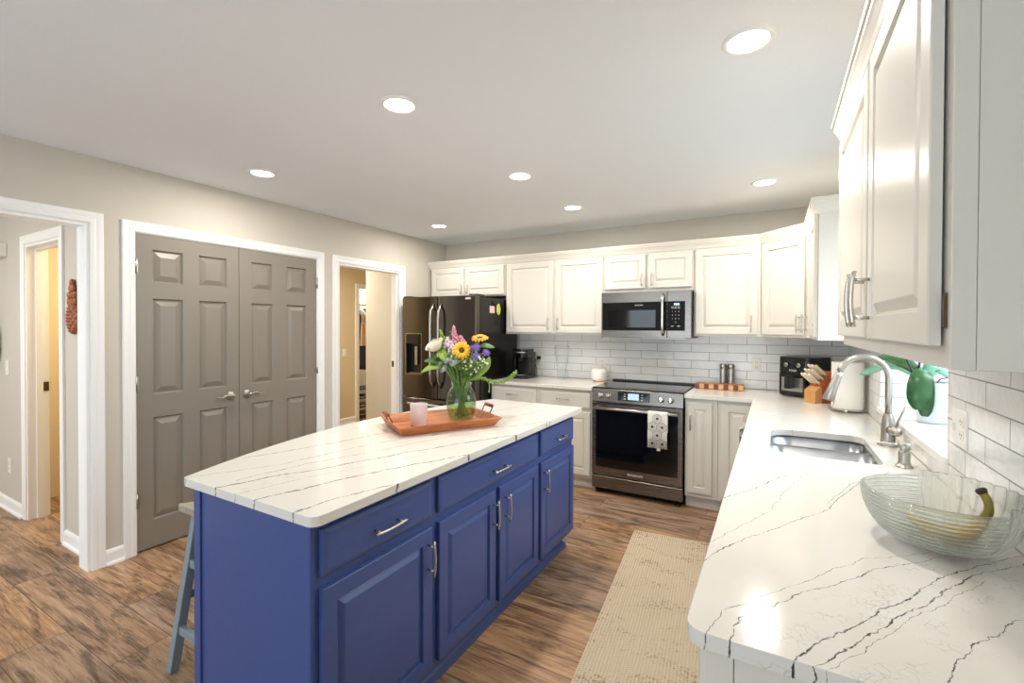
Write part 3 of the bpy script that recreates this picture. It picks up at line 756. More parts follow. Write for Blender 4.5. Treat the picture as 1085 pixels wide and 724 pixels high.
for sy_ in (-1, 1):
    for z in (.17, .44): t.part(MB().bar(leg_at(-1, sy_, z), leg_at(1, sy_, z), .02, .034), 'rung', 'stool_blue', bevel=.002)
for sx_ in (-1, 1): t.part(MB().bar(leg_at(sx_, -1, .30), leg_at(sx_, 1, .30), .02, .034), 'rung', 'stool_blue', bevel=.002)

# ------------------------------------------------------------------ base cabinets
FY = 3.888      # face-frame plane of the back run
bf = frame((0, FY-.02, 0), (1, 0, 0), (0, -1, 0))
t = Thing('base_cabinet', 'white base cabinet with two drawers between refrigerator and range', 'cabinet', (-1.92, 4.18, 0))
t.part(MB().box(-2.452, FY, .10, -1.396, 4.478, .884), 'body', 'cabinet_white', bevel=.002)
t.part(MB().box(-2.452, FY+.055, 0, -1.396, 4.47, .10), 'toe_kick', 'cabinet_white')
for x0, x1 in ((-2.43, -1.945), (-1.905, -1.412)):
    front(t, 'drawer', bf, (x0, .718, x1, .855), 'cabinet_white', DRAWER, ((x0+x1)/2, .795, False))
    front(t, 'door', bf, (x0, .125, x1, .685), 'cabinet_white', RAISED, (x1-.035 if x0 < -2 else x0+.035, .60, True))
t = Thing('base_cabinet', 'narrow white base cabinet with one tall door right of the range', 'cabinet', (-.50, 4.18, 0))
t.part(MB().box(-.618, FY, .10, -.378, 4.478, .884), 'body', 'cabinet_white', bevel=.002)
t.part(MB().box(-.618, FY+.055, 0, -.378, 4.47, .10), 'toe_kick', 'cabinet_white')
front(t, 'door', bf, (-.598, .135, -.418, .845), 'cabinet_white', [(0, -.019), (0, -.002), (.003, 0), (.046, 0), (.05, -.006), (.055, -.007), (.072, -.001), (.076, 0)], (-.572, .70, True))
RF = -.10       # face-frame plane of the right run
rf = frame((RF-.02, 0, 0), (0, -1, 0), (-1, 0, 0))
t = Thing('corner_base_cabinet', 'white corner base cabinet with a recessed door under the counter bend', 'cabinet', (.2, 4.1, 0))
b = MB(); b.box(-.376, FY, .10, .49, 4.478, .884); b.box(RF, 3.56, .10, .49, FY, .884); t.part(b, 'body', 'cabinet_white')
b = MB(); b.box(-.376, FY+.055, 0, .49, 4.47, .10); b.box(RF+.055, 3.56, 0, .49, FY+.055, .10); t.part(b, 'toe_kick', 'cabinet_white')
front(t, 'door', bf, (-.352, .115, -.126, .852), 'cabinet_white')
front(t, 'door', rf, (-3.862, .115, -3.58, .852), 'cabinet_white')
t = Thing('dishwasher', 'dishwasher under the right counter next to the corner cabinet', 'dishwasher', (.2, 3.25, 0))
t.part(MB().box(RF, 2.955, .02, .47, 3.552, .875), 'body', 'black_plastic')
t.part(MB().box(RF-.022, 2.96, .11, RF-.001, 3.547, .872), 'door', 'range_steel', bevel=.004)
b = MB(); n = 12
b.tube([(RF-.022-.048*min(1, 4*sin(pi*i/n)), 2.99+.53*i/n, .80) for i in range(n+1)], .009, 12); t.part(b, 'handle', 'nickel')
b = MB(); prof = []
for i in range(7): a = pi*i/6; prof.append((RF-.070-.013*cos(a)*-1 if 0 else RF-.070+.0135*cos(a), .80+.0135*sin(a)))
line = [(RF-.0565, .56)] + prof + [(RF-.0845, .50)]
vs = []; ys = [3.20+.22*i/8 for i in range(9)]
for y in ys:
    for x, z in line: q = .004*sin(28*(y-3.2)); vs.append((x-q, y, z))
for y in ys:
    for (x, z) in line: q = .004*sin(28*(y-3.2)); c0 = (RF-.070, .80); d = V((x-c0[0], z-c0[1] if z > .80 else 0)).normalized()*.003; vs.append((x-q+d[0], y, z+d[1]))
m_ = len(line); N = m_*9; fs = []
for j in range(8):
    for i in range(m_-1):
        a = j*m_+i; fs += [(a, a+1, a+m_+1, a+m_), (N+a, N+a+m_, N+a+m_+1, N+a+1)]
for j in range(8): fs += [(j*m_, (j+1)*m_, N+(j+1)*m_, N+j*m_), (j*m_+m_-1, N+j*m_+m_-1, N+(j+1)*m_+m_-1, (j+1)*m_+m_-1)]
for i in range(m_-1): fs += [(i, N+i, N+i+1, i+1), (8*m_+i, 8*m_+i+1, N+8*m_+i+1, N+8*m_+i)]
solo('hand_towel', MB().add(vs, fs, True), 'towel_greige', 'greige towel hanging over the dishwasher handle below the right counter', 'towel', (RF-.07, 3.3, .5))
t = Thing('sink_base_cabinet', 'white base cabinet below the sink', 'cabinet', (.2, 2.5, 0))
t.part(MB().box(RF, 2.02, .10, .49, 2.948, .66), 'body', 'cabinet_white'); b = MB(); b.box(RF, 2.02, .66, RF+.02, 2.948, .884); b.box(RF, 2.02, .66, .49, 2.04, .884); b.box(RF, 2.928, .66, .49, 2.948, .884); t.part(b, 'face_frame', 'cabinet_white')
t.part(MB().box(RF+.055, 2.02, 0, .49, 2.948, .10), 'toe_kick', 'cabinet_white')
front(t, 'door', rf, (-2.92, .125, -2.50, .67), 'cabinet_white', RAISED, (-2.54, .58, True)); front(t, 'door', rf, (-2.47, .125, -2.05, .67), 'cabinet_white', RAISED, (-2.43, .58, True))
t = Thing('end_base_cabinet', 'white base cabinet at the near end of the window counter', 'cabinet', (.2, 1.45, 0))
t.part(MB().box(RF, .892, .10, .50, 2.014, .884), 'body', 'cabinet_white', bevel=.002)
b = MB(); b.box(RF-.0005, .884, 0, RF+.042, .893, .884); b.box(RF+.043, .887, 0, .50, .893, .884); t.part(b, 'end_panel', 'cabinet_white', bevel=.0015)
t.part(MB().box(RF+.055, .893, 0, .50, 2.014, .10), 'toe_kick', 'cabinet_white')
for y0, y1, hu in ((-1.99, -1.46, -1.50), (-1.42, -.905, -1.38)):
    front(t, 'drawer', rf, (y0, .718, y1, .855), 'cabinet_white', DRAWER, ((y0+y1)/2, .79, False)); front(t, 'door', rf, (y0, .125, y1, .685), 'cabinet_white', RAISED, (hu, .60, True))

# countertops
solo('countertop', MB().prism([(-2.455, 3.85), (-1.392, 3.85), (-1.392, 4.4805), (-2.455, 4.4805)], .885, .915), 'quartz_left', 'white quartz counter slab between refrigerator and range', 'countertop', (-1.92, 4.17, .885), bevel=.004, seg=3)
hole = rpoly([(-.013, 2.25), (.374, 2.25), (.374, 2.79), (-.013, 2.79)], [.10, .025, .06, .10], 8)
CR = XR-.0085
poly = rpoly([(-.135, .855), (CR, .855), (CR, 4.4805), (-.618, 4.4805), (-.618, 3.85), (-.135, 3.85)], [.035, 0, 0, 0, 0, .006])
solo('window_countertop', MB().prism(poly, .885, .915, [hole]), 'quartz_right', 'long white veined quartz counter holding the sink below the window', 'countertop', (.2, 2.5, .885), bevel=.004, seg=3)

# undermount double sink
t = Thing('double_sink', 'stainless steel double-bowl undermount sink in the window counter', 'sink', (.18, 2.52, .68))
o_ = rpoly([(-.03, 2.233), (.39, 2.233), (.39, 2.807), (-.03, 2.807)], [.11, .03, .07, .11], 8)
near = rpoly([(-.016, 2.247), (.377, 2.247), (.377, 2.535), (-.016, 2.535)], [.10, .028, .05, .06], 8)
far = rpoly([(-.016, 2.562), (.377, 2.562), (.377, 2.793), (-.016, 2.793)], [.06, .05, .062, .10], 8)
b = MB(); b.prism(o_, .8815, .8835, [near, far]); t.part(b, 'rim', 'sink_steel')
for nm, pl, zb in (('near', near, .70), ('far', far, .68)):
    cx = sum(p[0] for p in pl)/len(pl); cy = sum(p[1] for p in pl)/len(pl); n = len(pl); vs = []; fs = []
    for z, s_ in ((.883, 1), (.74, .985), (zb+.015, .95), (zb, .86)): vs += [(cx+(x-cx)*s_, cy+(y-cy)*s_, z) for x, y in pl]
    for k in range(3):
        for i in range(n): j = (i+1) % n; fs.append((k*n+i, k*n+j, (k+1)*n+j, (k+1)*n+i))
    b = MB(); b.add(vs, fs, True); b.add([(cx+(x-cx)*.86, cy+(y-cy)*.86, zb) for x, y in pl], [tuple(range(n))])
    bo = t.part(b, 'bowl', 'sink_steel'); sm = bo.modifiers.new('thick', 'SOLIDIFY'); sm.thickness = .0015; sm.offset = 1
    t.part(MB().lathe([(0, .004), (.02, .004), (.032, .003), (.042, .001)], (cx, cy, zb), 24), 'drain', 'chrome', bo)

# ------------------------------------------------------------------ wall cabinets
UF = 4.185; ZB = 1.372; ZT = 2.14
uf = frame((0, UF-.02, 0), (1, 0, 0), (0, -1, 0))
def wallcab(label, x0, x1, z0, doors, handles, zd0, loc=None):
    t = Thing('wall_cabinet', label, 'cabinet', ((x0+x1)/2, 4.34, z0))
    t.part(MB().box(x0, UF, z0, x1, 4.478, ZT), 'body', 'cabinet_white', bevel=.002)
    for (a, b), h in zip(doors, handles): front(t, 'door', uf, (a, zd0, b, 2.100), 'cabinet_white', RAISED, h)
    return t
wallcab('short two-door white cabinet above the refrigerator', -3.465, -2.462, 1.775, [(-3.448, -2.992), (-2.970, -2.482)], [(-3.02, 1.86, True, .11), (-2.942, 1.86, True, .11)], 1.79)
wallcab('tall two-door white cabinet above the coffee maker', -2.458, -1.389, ZB, [(-2.440, -1.915), (-1.888, -1.402)], [(-1.955, 1.475, True), (-1.852, 1.475, True)], ZB+.018)
wallcab('short two-door white cabinet above the microwave', -1.387, -.604, 1.765, [(-1.378, -1.006), (-.976, -.616)], [(-1.035, 1.87, True, .11), (-.947, 1.87, True, .11)], 1.795)
wallcab('single-door white wall cabinet right of the microwave', -.602, -.098, ZB, [(-.585, -.122)], [(-.165, 1.475, True)], ZB+.018)
# diagonal corner unit
t = Thing('wall_cabinet', 'diagonal white corner wall cabinet over the air fryer', 'cabinet', (.2, 4.2, ZB))
FX = .215
t.part(MB().prism([(-.096, 4.478), (-.096, UF), (FX, 3.874), (.50, 3.874), (.50, 4.478)], ZB, ZT), 'body', 'cabinet_white', bevel=.002)
df = frame((-.096-.01414, UF-.01414, 0), (.7071, -.7071, 0), (-.7071, -.7071, 0)); L = .44
front(t, 'door', df, (.028, ZB+.018, L-.03, 2.100), 'cabinet_white', RAISED, (L-.065, 1.475, True))
# right wall cabinet beyond the window
ru = frame((FX-.02, 0, 0), (0, -1, 0), (-1, 0, 0))
t = Thing('wall_cabinet', 'white wall cabinet on the far side of the window, side panel facing the room', 'cabinet', (.36, 3.5, ZB))
t.part(MB().box(FX, 3.165, ZB, .506, 3.870, ZT), 'body', 'cabinet_white', bevel=.002)
front(t, 'door', ru, (-3.855, ZB+.018, -3.53, 2.10), 'cabinet_white', RAISED, (-3.80, 1.475, True)); front(t, 'door', ru, (-3.51, ZB+.018, -3.182, 2.10), 'cabinet_white')
CROWN = [(0, 2.096), (.006, 2.096), (.009, 2.108), (.016, 2.116), (.020, 2.132), (.029, 2.152), (.034, 2.160), (.034, 2.170), (.040, 2.174), (.040, 2.188), (0, 2.188)]
cm = lambda x, y, d: V((x, y, d))
mb = MB().sweep([(-3.467, 4.484), (-3.467, UF), (-.096, UF), (FX, 3.874), (FX, 3.163), (.512, 3.163)], CROWN, cm)
struct('trim_7', mb, 'cabinet_white')
# near right wall cabinet
NZ = 1.389
t = Thing('wall_cabinet', 'large white wall cabinet in the right foreground, nearest to the viewer', 'cabinet', (.36, 1.45, NZ))
t.part(MB().box(FX, .872, NZ, .506, 2.018, ZT), 'body', 'cabinet_white')
b = MB(); b.box(FX-.0005, .866, NZ-.003, FX+.026, .873, ZT); b.box(FX+.027, .868, NZ-.003, .512, .873, ZT); t.part(b, 'end_panel', 'cabinet_white', bevel=.001)
b = MB(); b.box(FX-.0005, .873, NZ-.003, FX+.012, 2.018, NZ+.03); t.part(b, 'bottom_rail', 'cabinet_white', bevel=.001)
for y0, y1, hu in ((-2.005, -1.430, -1.455), (-1.405, -.893, -1.375)):
    o = front(t, 'door', ru, (y0, NZ+.030, y1, 2.10), 'cabinet_white', [(0, -.0155)]+RAISED[1:], (hu, 1.515, True, .135))
for z in (1.47, 2.0): t.part(MB().box(FX-.004, .882, z-.025, FX+.0, .8935, z+.025), 'hinge', 'dark_bronze')
mb = MB().sweep([(.506, 2.02), (FX, 2.02), (FX, .866), (.512, .866)], CROWN, cm)
struct('trim_8', mb, 'cabinet_white')

# ------------------------------------------------------------------ refrigerator
FXL, FXR, FF, FT = -3.410, -2.474, 3.65, 1.752
t = Thing('refrigerator', 'black stainless French-door refrigerator with water dispenser', 'refrigerator', (-2.94, 4.05, 0))
t.part(MB().box(FXL+.004, FF+.075, .03, FXR-.002, 4.45, FT-.018), 'body', 'fridge_side', bevel=.006)
fz = .715; xm = -2.945
ff = frame((0, FF, 0), (1, 0, 0), (0, -1, 0))
def fdoor(nm, x0, x1, z0, z1, holes=()):
    return t.part(MB().box(x0, FF, z0, x1, FF+.068, z1), nm, 'black_stainless', bevel=.012, seg=3)
# left door is built round the dispenser opening
dx0, dx1, dz0, dz1 = -3.36, -3.155, .955, 1.37
pr = MB(); fr_pts = [(FXL, fz), (xm-.003, fz), (xm-.003, FT), (FXL, FT)]
pr.prism(fr_pts, 0, .068, [[(dx0, dz0), (dx1, dz0), (dx1, dz1-.10), (dx0, dz1-.10)]])
pr.v = [V((p[0], FF+p[2], p[1])) for p in pr.v]
ld = t.part(pr, 'door', 'black_stainless', bevel=.004)
d = MB(); d.rings(ff, (dx0-.006, dz0-.006, dx1+.006, dz1+.006), [(0, 0), (0, .005), (.006, .005), (.006, -.001)], cap=False); t.part(d, 'dispenser_trim', 'steel', ld, label='bright metal dispenser surround')
d = MB(); d.box(dx0, FF-.003, dz1-.10, dx1, FF+.004, dz1); t.part(d, 'dispenser_panel', 'black_gloss', ld)
d = MB(); d.add([(dx0, FF, dz0), (dx1, FF, dz0), (dx1, FF, dz1-.1), (dx0, FF, dz1-.1), (dx0+.015, FF+.06, dz0), (dx1-.015, FF+.06, dz0), (dx1-.015, FF+.06, dz1-.1), (dx0+.015, FF+.06, dz1-.1)],
    [(0, 1, 5, 4), (1, 2, 6, 5), (2, 3, 7, 6), (3, 0, 4, 7), (4, 5, 6, 7)]); t.part(d, 'dispenser_niche', 'black_plastic', ld)
d = MB(); d.box(-3.275, FF+.035, dz0+.09, -3.240, FF+.05, dz1-.13); d.box(-3.345, FF+.02, dz0+.004, -3.17, FF+.055, dz0+.012); t.part(d, 'dispenser_paddle', 'steel', ld)
rd = fdoor('door', xm+.003, FXR, fz, FT)
for xx, dd in ((-2.995, ld), (-2.897, rd)):
    h = MB(); n = 12; h.tube([(xx, FF-.055*min(1, 3.2*sin(pi*i/n)), .83+.84*i/n) for i in range(n+1)], .013, 12, flat=.85); t.part(h, 'handle', 'steel', dd, label='bright curved bar handle')
d = MB(); d.box(-2.60, FF-.003, 1.712, -2.54, FF+.0, 1.730); t.part(d, 'badge', 'lettering', rd, label='small pale badge')
dw = t.part(MB().box(FXL, FF, .09, FXR, FF+.068, fz-.008), 'freezer_drawer', 'black_stainless', bevel=.012, seg=3)
h = MB(); n = 12; h.tube([(FXL+.06+(FXR-FXL-.12)*i/n, FF-.055*min(1, 3.2*sin(pi*i/n)), .655) for i in range(n+1)], .013, 12); t.part(h, 'handle', 'steel', dw, label='bright curved bar handle')
t.part(MB().box(FXL+.02, FF+.05, 0, FXR-.02, 4.40, .085), 'toe_grille', 'black_plastic')
b = MB()
for xx in (FXL+.05, FXR-.05): b.box(xx-.045, FF+.01, FT-.016, xx+.045, FF+.15, FT+.012)
t.part(b, 'hinge_cover', 'black_plastic', bevel=.004)
solo('fridge_magnet', MB().box(FXR-.0015, 3.885, 1.585, FXR+.004, 3.975, 1.655), 'magnet_pink', 'pink picture magnet on the side of the refrigerator', 'magnet', (FXR, 3.93, 1.6), bevel=.001)
solo('fridge_magnet', MB().ball((FXR+.006, 4.045, 1.625), .007, .042, .06), 'magnet_lime', 'lime green figure-shaped magnet on the side of the refrigerator', 'magnet', (FXR, 4.04, 1.6))
solo('fridge_magnet', MB().ball((FXR+.003, 3.96, 1.69), .004, .022, .022), 'black_matte', 'small dark round magnet above the pink magnet', 'magnet', (FXR, 3.96, 1.69))

# ------------------------------------------------------------------ range
RX0, RX1, RY = -1.387, -.627, 3.848
t = Thing('range', 'stainless electric range with black oven window', 'range', (-1.007, 4.15, 0))
t.part(MB().box(RX0+.004, RY+.03, .04, RX1-.004, 4.478, .905), 'body', 'black_plastic')
rr = frame((0, RY, 0), (1, 0, 0), (0, -1, 0))
b = MB(); b.add([(RX0, RY, .80), (RX1, RY, .80), (RX1, RY+.018, .912), (RX0, RY+.018, .912), (RX0, RY+.07, .80), (RX1, RY+.07, .80), (RX1, RY+.07, .916), (RX0, RY+.07, .916)],
    [(0, 1, 2, 3), (3, 2, 6, 7), (4, 7, 6, 5), (0, 3, 7, 4), (1, 5, 6, 2), (0, 4, 5, 1)]); cp = t.part(b, 'control_panel', 'range_steel', bevel=.002)
nrm = V((0, -.112, .018)).normalized(); vv = V((0, .018, .112)).normalized()
cf = frame((RX0, RY, .80), (1, 0, 0), nrm, vv); Wd = RX1-RX0
t.part(MB().rings(cf, (Wd*.30, .022, Wd*.655, .098), [(0, 0), (0, .0015), (.001, .002)]), 'display_panel', 'black_gloss', cp)
t.part(MB().rings(cf, (Wd*.415, .034, Wd*.535, .086), [(0, .0018), (0, .003), (.001, .0032)]), 'clock_display', 'clock_lit', cp, label='pale lit clock display')
b = MB()
for u in (.375, .385, .565, .575):
    for v_ in (.038, .06, .08): b.rings(cf, (Wd*u-.002, v_-.003, Wd*u+.002, v_+.003), [(0, .0022), (0, .0028)])
t.part(b, 'touch_marks', 'lettering', cp)
for u in (.10, .19, .775, .873):
    c = cf(Wd*u, .056, 0); k = MB(); k.lathe([(0, .0), (.026, .0), (.026, .004), (.021, .006), (.0195, .028), (.016, .031), (0, .031)], c, 28, axis=nrm)
    k.bar(c+nrm*.0315-vv*.017, c+nrm*.0315+vv*.017, .007, .009, (1, 0, 0)); t.part(k, 'knob', 'chrome')
ct = t.part(MB().box(RX0-.002, RY+.02, .912, RX1+.002, 4.425, .923), 'cooktop', 'black_gloss', label='glossy black glass cooktop', bevel=.003)
t.part(MB().box(RX0+.004, 4.425, .905, RX1-.004, 4.477, .937), 'vent_strip', 'black_plastic', bevel=.003)
# oven door with window opening
b = MB(); b.rings(rr, (RX0+.002, .165, RX1-.002, .793), [(0, -.03), (0, -.003), (.004, 0), (.036, 0), (.036, -.003)], cap=False, back=True)
od = t.part(b, 'oven_door', 'range_steel')
b = MB(); b.box(RX0+.038, RY+.001, .235, RX1-.038, RY+.02, .745); t.part(b, 'oven_window', 'black_gloss', od)
for z0, z1 in ((.165, .236), (.744, .793)): t.part(MB().rings(rr, (RX0+.034, z0, RX1-.034, z1), [(0, -.002), (0, .001)]), 'door_rail', 'range_steel', od)
h = MB(); h.tube([(RX0+.03, RY-.052, .752), (RX1-.03, RY-.052, .752)], .0125, 14)
for xx in (RX0+.05, RX1-.05): h.tube([(xx, RY, .752), (xx, RY-.05, .752)], .011, 10)
t.part(h, 'oven_handle', 'satin_steel', od, label='round bar oven handle')
t.part(text('FRIGIDAIRE', .026, rr, (RX0+RX1)/2, .20, .001), 'lettering', 'lettering', od)
b = MB(); b.rings(rr, (RX0+.002, .05, RX1-.002, .155), [(0, -.03), (0, -.003), (.004, 0)], back=True); t.part(b, 'warming_drawer', 'range_steel')
for xx in (RX0+.04, RX1-.04):
    for yy in (RY+.05, 4.42): t.part(MB().lathe([(0, 0), (.02, 0), (.02, .012), (.012, .014), (.012, .06)], (xx, yy, 0), 14), 'foot', 'black_plastic')
# patterned towel over the oven handle
t = Thing('kitchen_towel', 'white towel with grey hexagon print hanging from the oven handle', 'towel', (-.81, RY-.05, .47))
tx0, tx1 = -.888, -.735
line = [(RY-.037, .60)]+[(RY-.052+.0145*cos(pi*i/6), .752+.0145*sin(pi*i/6)) for i in range(7)]+[(RY-.0672, .60), (RY-.069, .475)]
vs = []; nx = 10; m_ = len(line)
for s_ in (0, 1):
    for i in range(nx+1):
        x = tx0+(tx1-tx0)*i/nx; tape = .012*(1 if i in (0, nx) else .9)
        for (y, z) in line:
            wv = .0035*sin(i*1.3+1)*min(1, max(0, (.74-z)*6)); d = V((y-(RY-.052), z-.752)) if z > .752 else V((y-(RY-.052), 0)); d = d.normalized()*.0025*s_
            vs.append((x, y-wv+d[0], z+d[1]))
N = m_*(nx+1); fs = []
for i in range(nx):
    for k in range(m_-1):
        a = i*m_+k; fs += [(a, a+m_, a+m_+1, a+1), (N+a, N+a+1, N+a+m_+1, N+a+m_)]
for i in range(nx): fs += [(i*m_, N+i*m_, N+(i+1)*m_, (i+1)*m_), (i*m_+m_-1, (i+1)*m_+m_-1, N+(i+1)*m_+m_-1, N+i*m_+m_-1)]
for k in range(m_-1): fs += [(k, k+1, N+k+1, N+k), (nx*m_+k, N+nx*m_+k, N+nx*m_+k+1, nx*m_+k+1)]
t.part(MB().add(vs, fs, True), 'cloth', 'towel_white')
tag_ = MB().box(-.815, RY-.0715, .455, -.788, RY-.068, .478); t.part(tag_, 'loop_tab', 'towel_white')
hx = MB(); dt = MB(); tf = frame((0, RY-.0735, 0), (1, 0, 0), (0, -1, 0))
def hexring(cx, cz, r, wd):
    for k in range(6):
        a0, a1 = pi/6+pi/3*k, pi/6+pi/3*(k+1)
        q = [(cx+r*cos(a0), cz+r*sin(a0)), (cx+r*cos(a1), cz+r*sin(a1)), (cx+(r-wd)*cos(a1), cz+(r-wd)*sin(a1)), (cx+(r-wd)*cos(a0), cz+(r-wd)*sin(a0))]
        hx.add([tf(*p, 0) for p in q]+[tf(*p, .0006) for p in q], [(4, 5, 6, 7), (0, 3, 2, 1), (0, 1, 5, 4), (1, 2, 6, 5), (2, 3, 7, 6), (3, 0, 4, 7)])
hc = [(-.812, .712), (-.851, .645), (-.774, .645), (-.812, .578), (-.851, .512), (-.774, .512)]
for cx, cz in hc:
    hexring(cx, cz, .040, .004); hexring(cx, cz, .024, .002)
    dt.add([tf(cx+.011*cos(2*pi*k/12), cz+.011*sin(2*pi*k/12), h_) for h_ in (0, .0008) for k in range(12)], [tuple(range(12, 24))]+[(k, (k+1) % 12, 12+(k+1) % 12, 12+k) for k in range(12)])
t.part(hx, 'hexagon_print', 'towel_print'); t.part(dt, 'dot_print', 'towel_dot')

# ------------------------------------------------------------------ microwave
MX0, MX1, MF, M0, M1 = -1.385, -.606, 4.085, 1.352, 1.760
t = Thing('microwave', 'stainless over-the-range microwave with black door window', 'microwave', (-.995, 4.28, M0))
t.part(MB().box(MX0, MF+.03, M0, MX1, 4.478, M1), 'body', 'black_plastic')
mf = frame((MX0, MF, M0), (1, 0, 0), (0, -1, 0)); Wm = MX1-MX0; Hm = M1-M0
ud = Wm*.75
b = MB(); b.rings(mf, (0, 0, ud-.002, Hm), [(0, -.03), (0, -.003), (.003, 0)], back=True); md = t.part(b, 'door', 'range_steel')
b = MB(); b.rings(mf, (.012, Hm*.16, ud-.004, Hm*.775), [(0, 0), (0, .003), (.002, .004)]); t.part(b, 'door_glass', 'black_satin', md)
b = MB(); b.rings(mf, (Wm*.075, Hm*.225, Wm*.625, Hm*.60), [(0, .004), (0, .0046)]); t.part(b, 'door_window', 'black_gloss', md)
t.part(text('FRIGIDAIRE', .014, mf, Wm*.44, Hm*.705, .0042), 'lettering', 'lettering', md)
b = MB(); n = 12; b.tube([mf(Wm*.708, Hm*(.07+.86*i/n), .006+.04*min(1, 3*sin(pi*i/n))) for i in range(n+1)], .0115, 12); t.part(b, 'handle', 'chrome', md, label='chrome bar handle')
b = MB(); b.rings(mf, (ud, 0, Wm, Hm), [(0, -.03), (0, -.003), (.003, 0)], back=True); mc = t.part(b, 'control_panel', 'range_steel')
b = MB(); b.rings(mf, (ud+.004, Hm*.16, Wm-.05, Hm*.775), [(0, 0), (0, .003), (.002, .004)]); t.part(b, 'keypad', 'black_satin', mc)
t.part(MB().rings(mf, (ud+.055, Hm*.69, ud+.10, Hm*.735), [(0, .004), (0, .0045)]), 'clock_display', 'clock_lit', mc)
kp = MB()
for i, s_ in enumerate(('1', '2', '3', '4', '5', '6', '7', '8', '9', '0')):
    r_, c_ = divmod(i, 3) if i < 9 else (3, 1)
    q = text(s_, .014, mf, ud+.043+.026*c_, Hm*(.56-.075*r_), .0042); kp.add(q.v, q.f)
for r_ in range(4):
    for c_ in range(3):
        if r_ < 2: kp.rings(mf, (ud+.034+.026*c_, Hm*(.655-.03*r_), ud+.052+.026*c_, Hm*(.655-.03*r_)+.003), [(0, .004), (0, .0045)])
for c_ in (0, 2): kp.rings(mf, (ud+.032+.026*c_, Hm*.25, ud+.054+.026*c_, Hm*.25+.004), [(0, .004), (0, .0045)])
t.part(kp, 'key_markings', 'lettering', mc)
t.part(MB().box(MX0+.05, MF+.06, M0-.006, MX1-.05, 4.40, M0+.001), 'filter_grille', 'steel')

# ------------------------------------------------------------------ left counter items
CT = .915
t = Thing('coffee_maker', 'black single-serve coffee maker beside the refrigerator', 'coffee maker', (-2.27, 4.24, CT))
cx, cy = -2.27, 4.24
b = MB(); b.prism(rpoly([(cx-.085, cy-.01), (cx+.085, cy-.01), (cx+.085, cy+.12), (cx-.085, cy+.12)], .03), CT+.003, CT+.27); t.part(b, 'body', 'black_plastic', bevel=.006)
b = MB(); b.prism(rpoly([(cx-.088, cy-.125), (cx+.088, cy-.125), (cx+.088, cy+.12), (cx-.088, cy+.12)], .05), CT, CT+.035); t.part(b, 'base', 'black_plastic', bevel=.006)
b = MB(); b.prism(rpoly([(cx-.082, cy-.135), (cx+.082, cy-.135), (cx+.082, cy+.10), (cx-.082, cy+.10)], .055), CT+.215, CT+.305); t.part(b, 'brew_head', 'black_gloss', bevel=.012, seg=3)
b = MB(); n = 14; b.tube([(cx-.072*cos(pi*i/n), cy-.085-.06*sin(pi*i/n), CT+.272) for i in range(n+1)], .008, 10); t.part(b, 'lid_handle', 'steel', label='silver curved lid handle')
b = MB(); b.lathe([(.0, .175), (.022, .175), (.03, .21), (.03, .235)], (cx, cy-.08, CT), 18); t.part(b, 'spout', 'black_matte')
b = MB(); b.lathe([(0, .036), (.062, .036), (.066, .042), (.062, .045), (0, .045)], (cx, cy-.07, CT), 28); t.part(b, 'drip_tray', 'steel')
b = MB(); b.prism(rpoly([(cx-.125, cy-.03), (cx-.086, cy-.03), (cx-.086, cy+.11), (cx-.125, cy+.11)], .015), CT, CT+.26); t.part(b, 'water_tank', 'black_gloss', bevel=.006)
def outlet(label, O, U, N, rock=False, kind='outlet', wd=.035, two=False):
    c = V(O); t = Thing('wall_outlet' if kind == 'outlet' else 'light_switch', label, kind, O)
    f = frame(O, U, N)
    t.part(MB().rings(f, (-wd, -.058, wd, .058), [(0, .0), (0, .004), (.003, .006)]), 'cover_plate', 'plate_white')
    if two:
        t.part(MB().rings(f, (-.036, -.012, -.026, .012), [(0, .006), (0, .007), (.001, .014)]), 'toggle', 'plate_white')
        f0 = f; f = lambda u, v, w=0: f0(u+.028, v, w)
    if kind == 'outlet':
        for s_ in (-.021, .021):
            ro = t.part(MB().rings(f, (-.017, s_-.015, .017, s_+.015), [(0, .006), (0, .0075), (.002, .008)]), 'receptacle', 'plate_white')
            b = MB(); b.rings(f, (-.009, s_-.002, -.006, s_+.008), [(0, .0078), (0, .0083)]); b.rings(f, (.006, s_-.002, .009, s_+.006), [(0, .0078), (0, .0083)]); b.rings(f, (-.002, s_-.010, .002, s_-.006), [(0, .0078), (0, .0083)]); t.part(b, 'slots', 'slot_dark', ro)
    else:
        t.part(MB().rings(f, (-.016, -.033, .016, .033), [(0, .006), (0, .009), (.003, .010)]), 'rocker', 'plate_white')
    return t
ty = YB-.0085
outlet('white outlet on the back tile beside the coffee maker', (-2.205, ty, 1.095), (1, 0, 0), (0, -1, 0))
outlet('white outlet on the back tile above the white diffuser', (-1.505, ty, 1.085), (1, 0, 0), (0, -1, 0))
outlet('white outlet on the back tile left of the air fryer', (-.135, ty, 1.125), (1, 0, 0), (0, -1, 0))
t = Thing('power_cord', 'black plug and cord from the wall outlet to the coffee maker', 'cord', (-2.19, 4.44, CT))
b = MB(); b.prism(rpoly([(-2.222, ty-.045), (-2.188, ty-.045), (-2.188, ty-.0085), (-2.222, ty-.0085)], .006), 1.10, 1.132); t.part(b, 'plug', 'black_plastic', bevel=.003)
P0 = [V((-2.205, ty-.045, 1.115)), V((-2.21, ty-.08, 1.11)), V((-2.20, ty-.12, 1.06)), V((-2.172, 4.33, 1.01)), V((-2.172, 4.34, .95)), V((-2.175, 4.35, .922)), V((-2.18, 4.365, .9195)), V((-2.183, 4.38, .9195))]
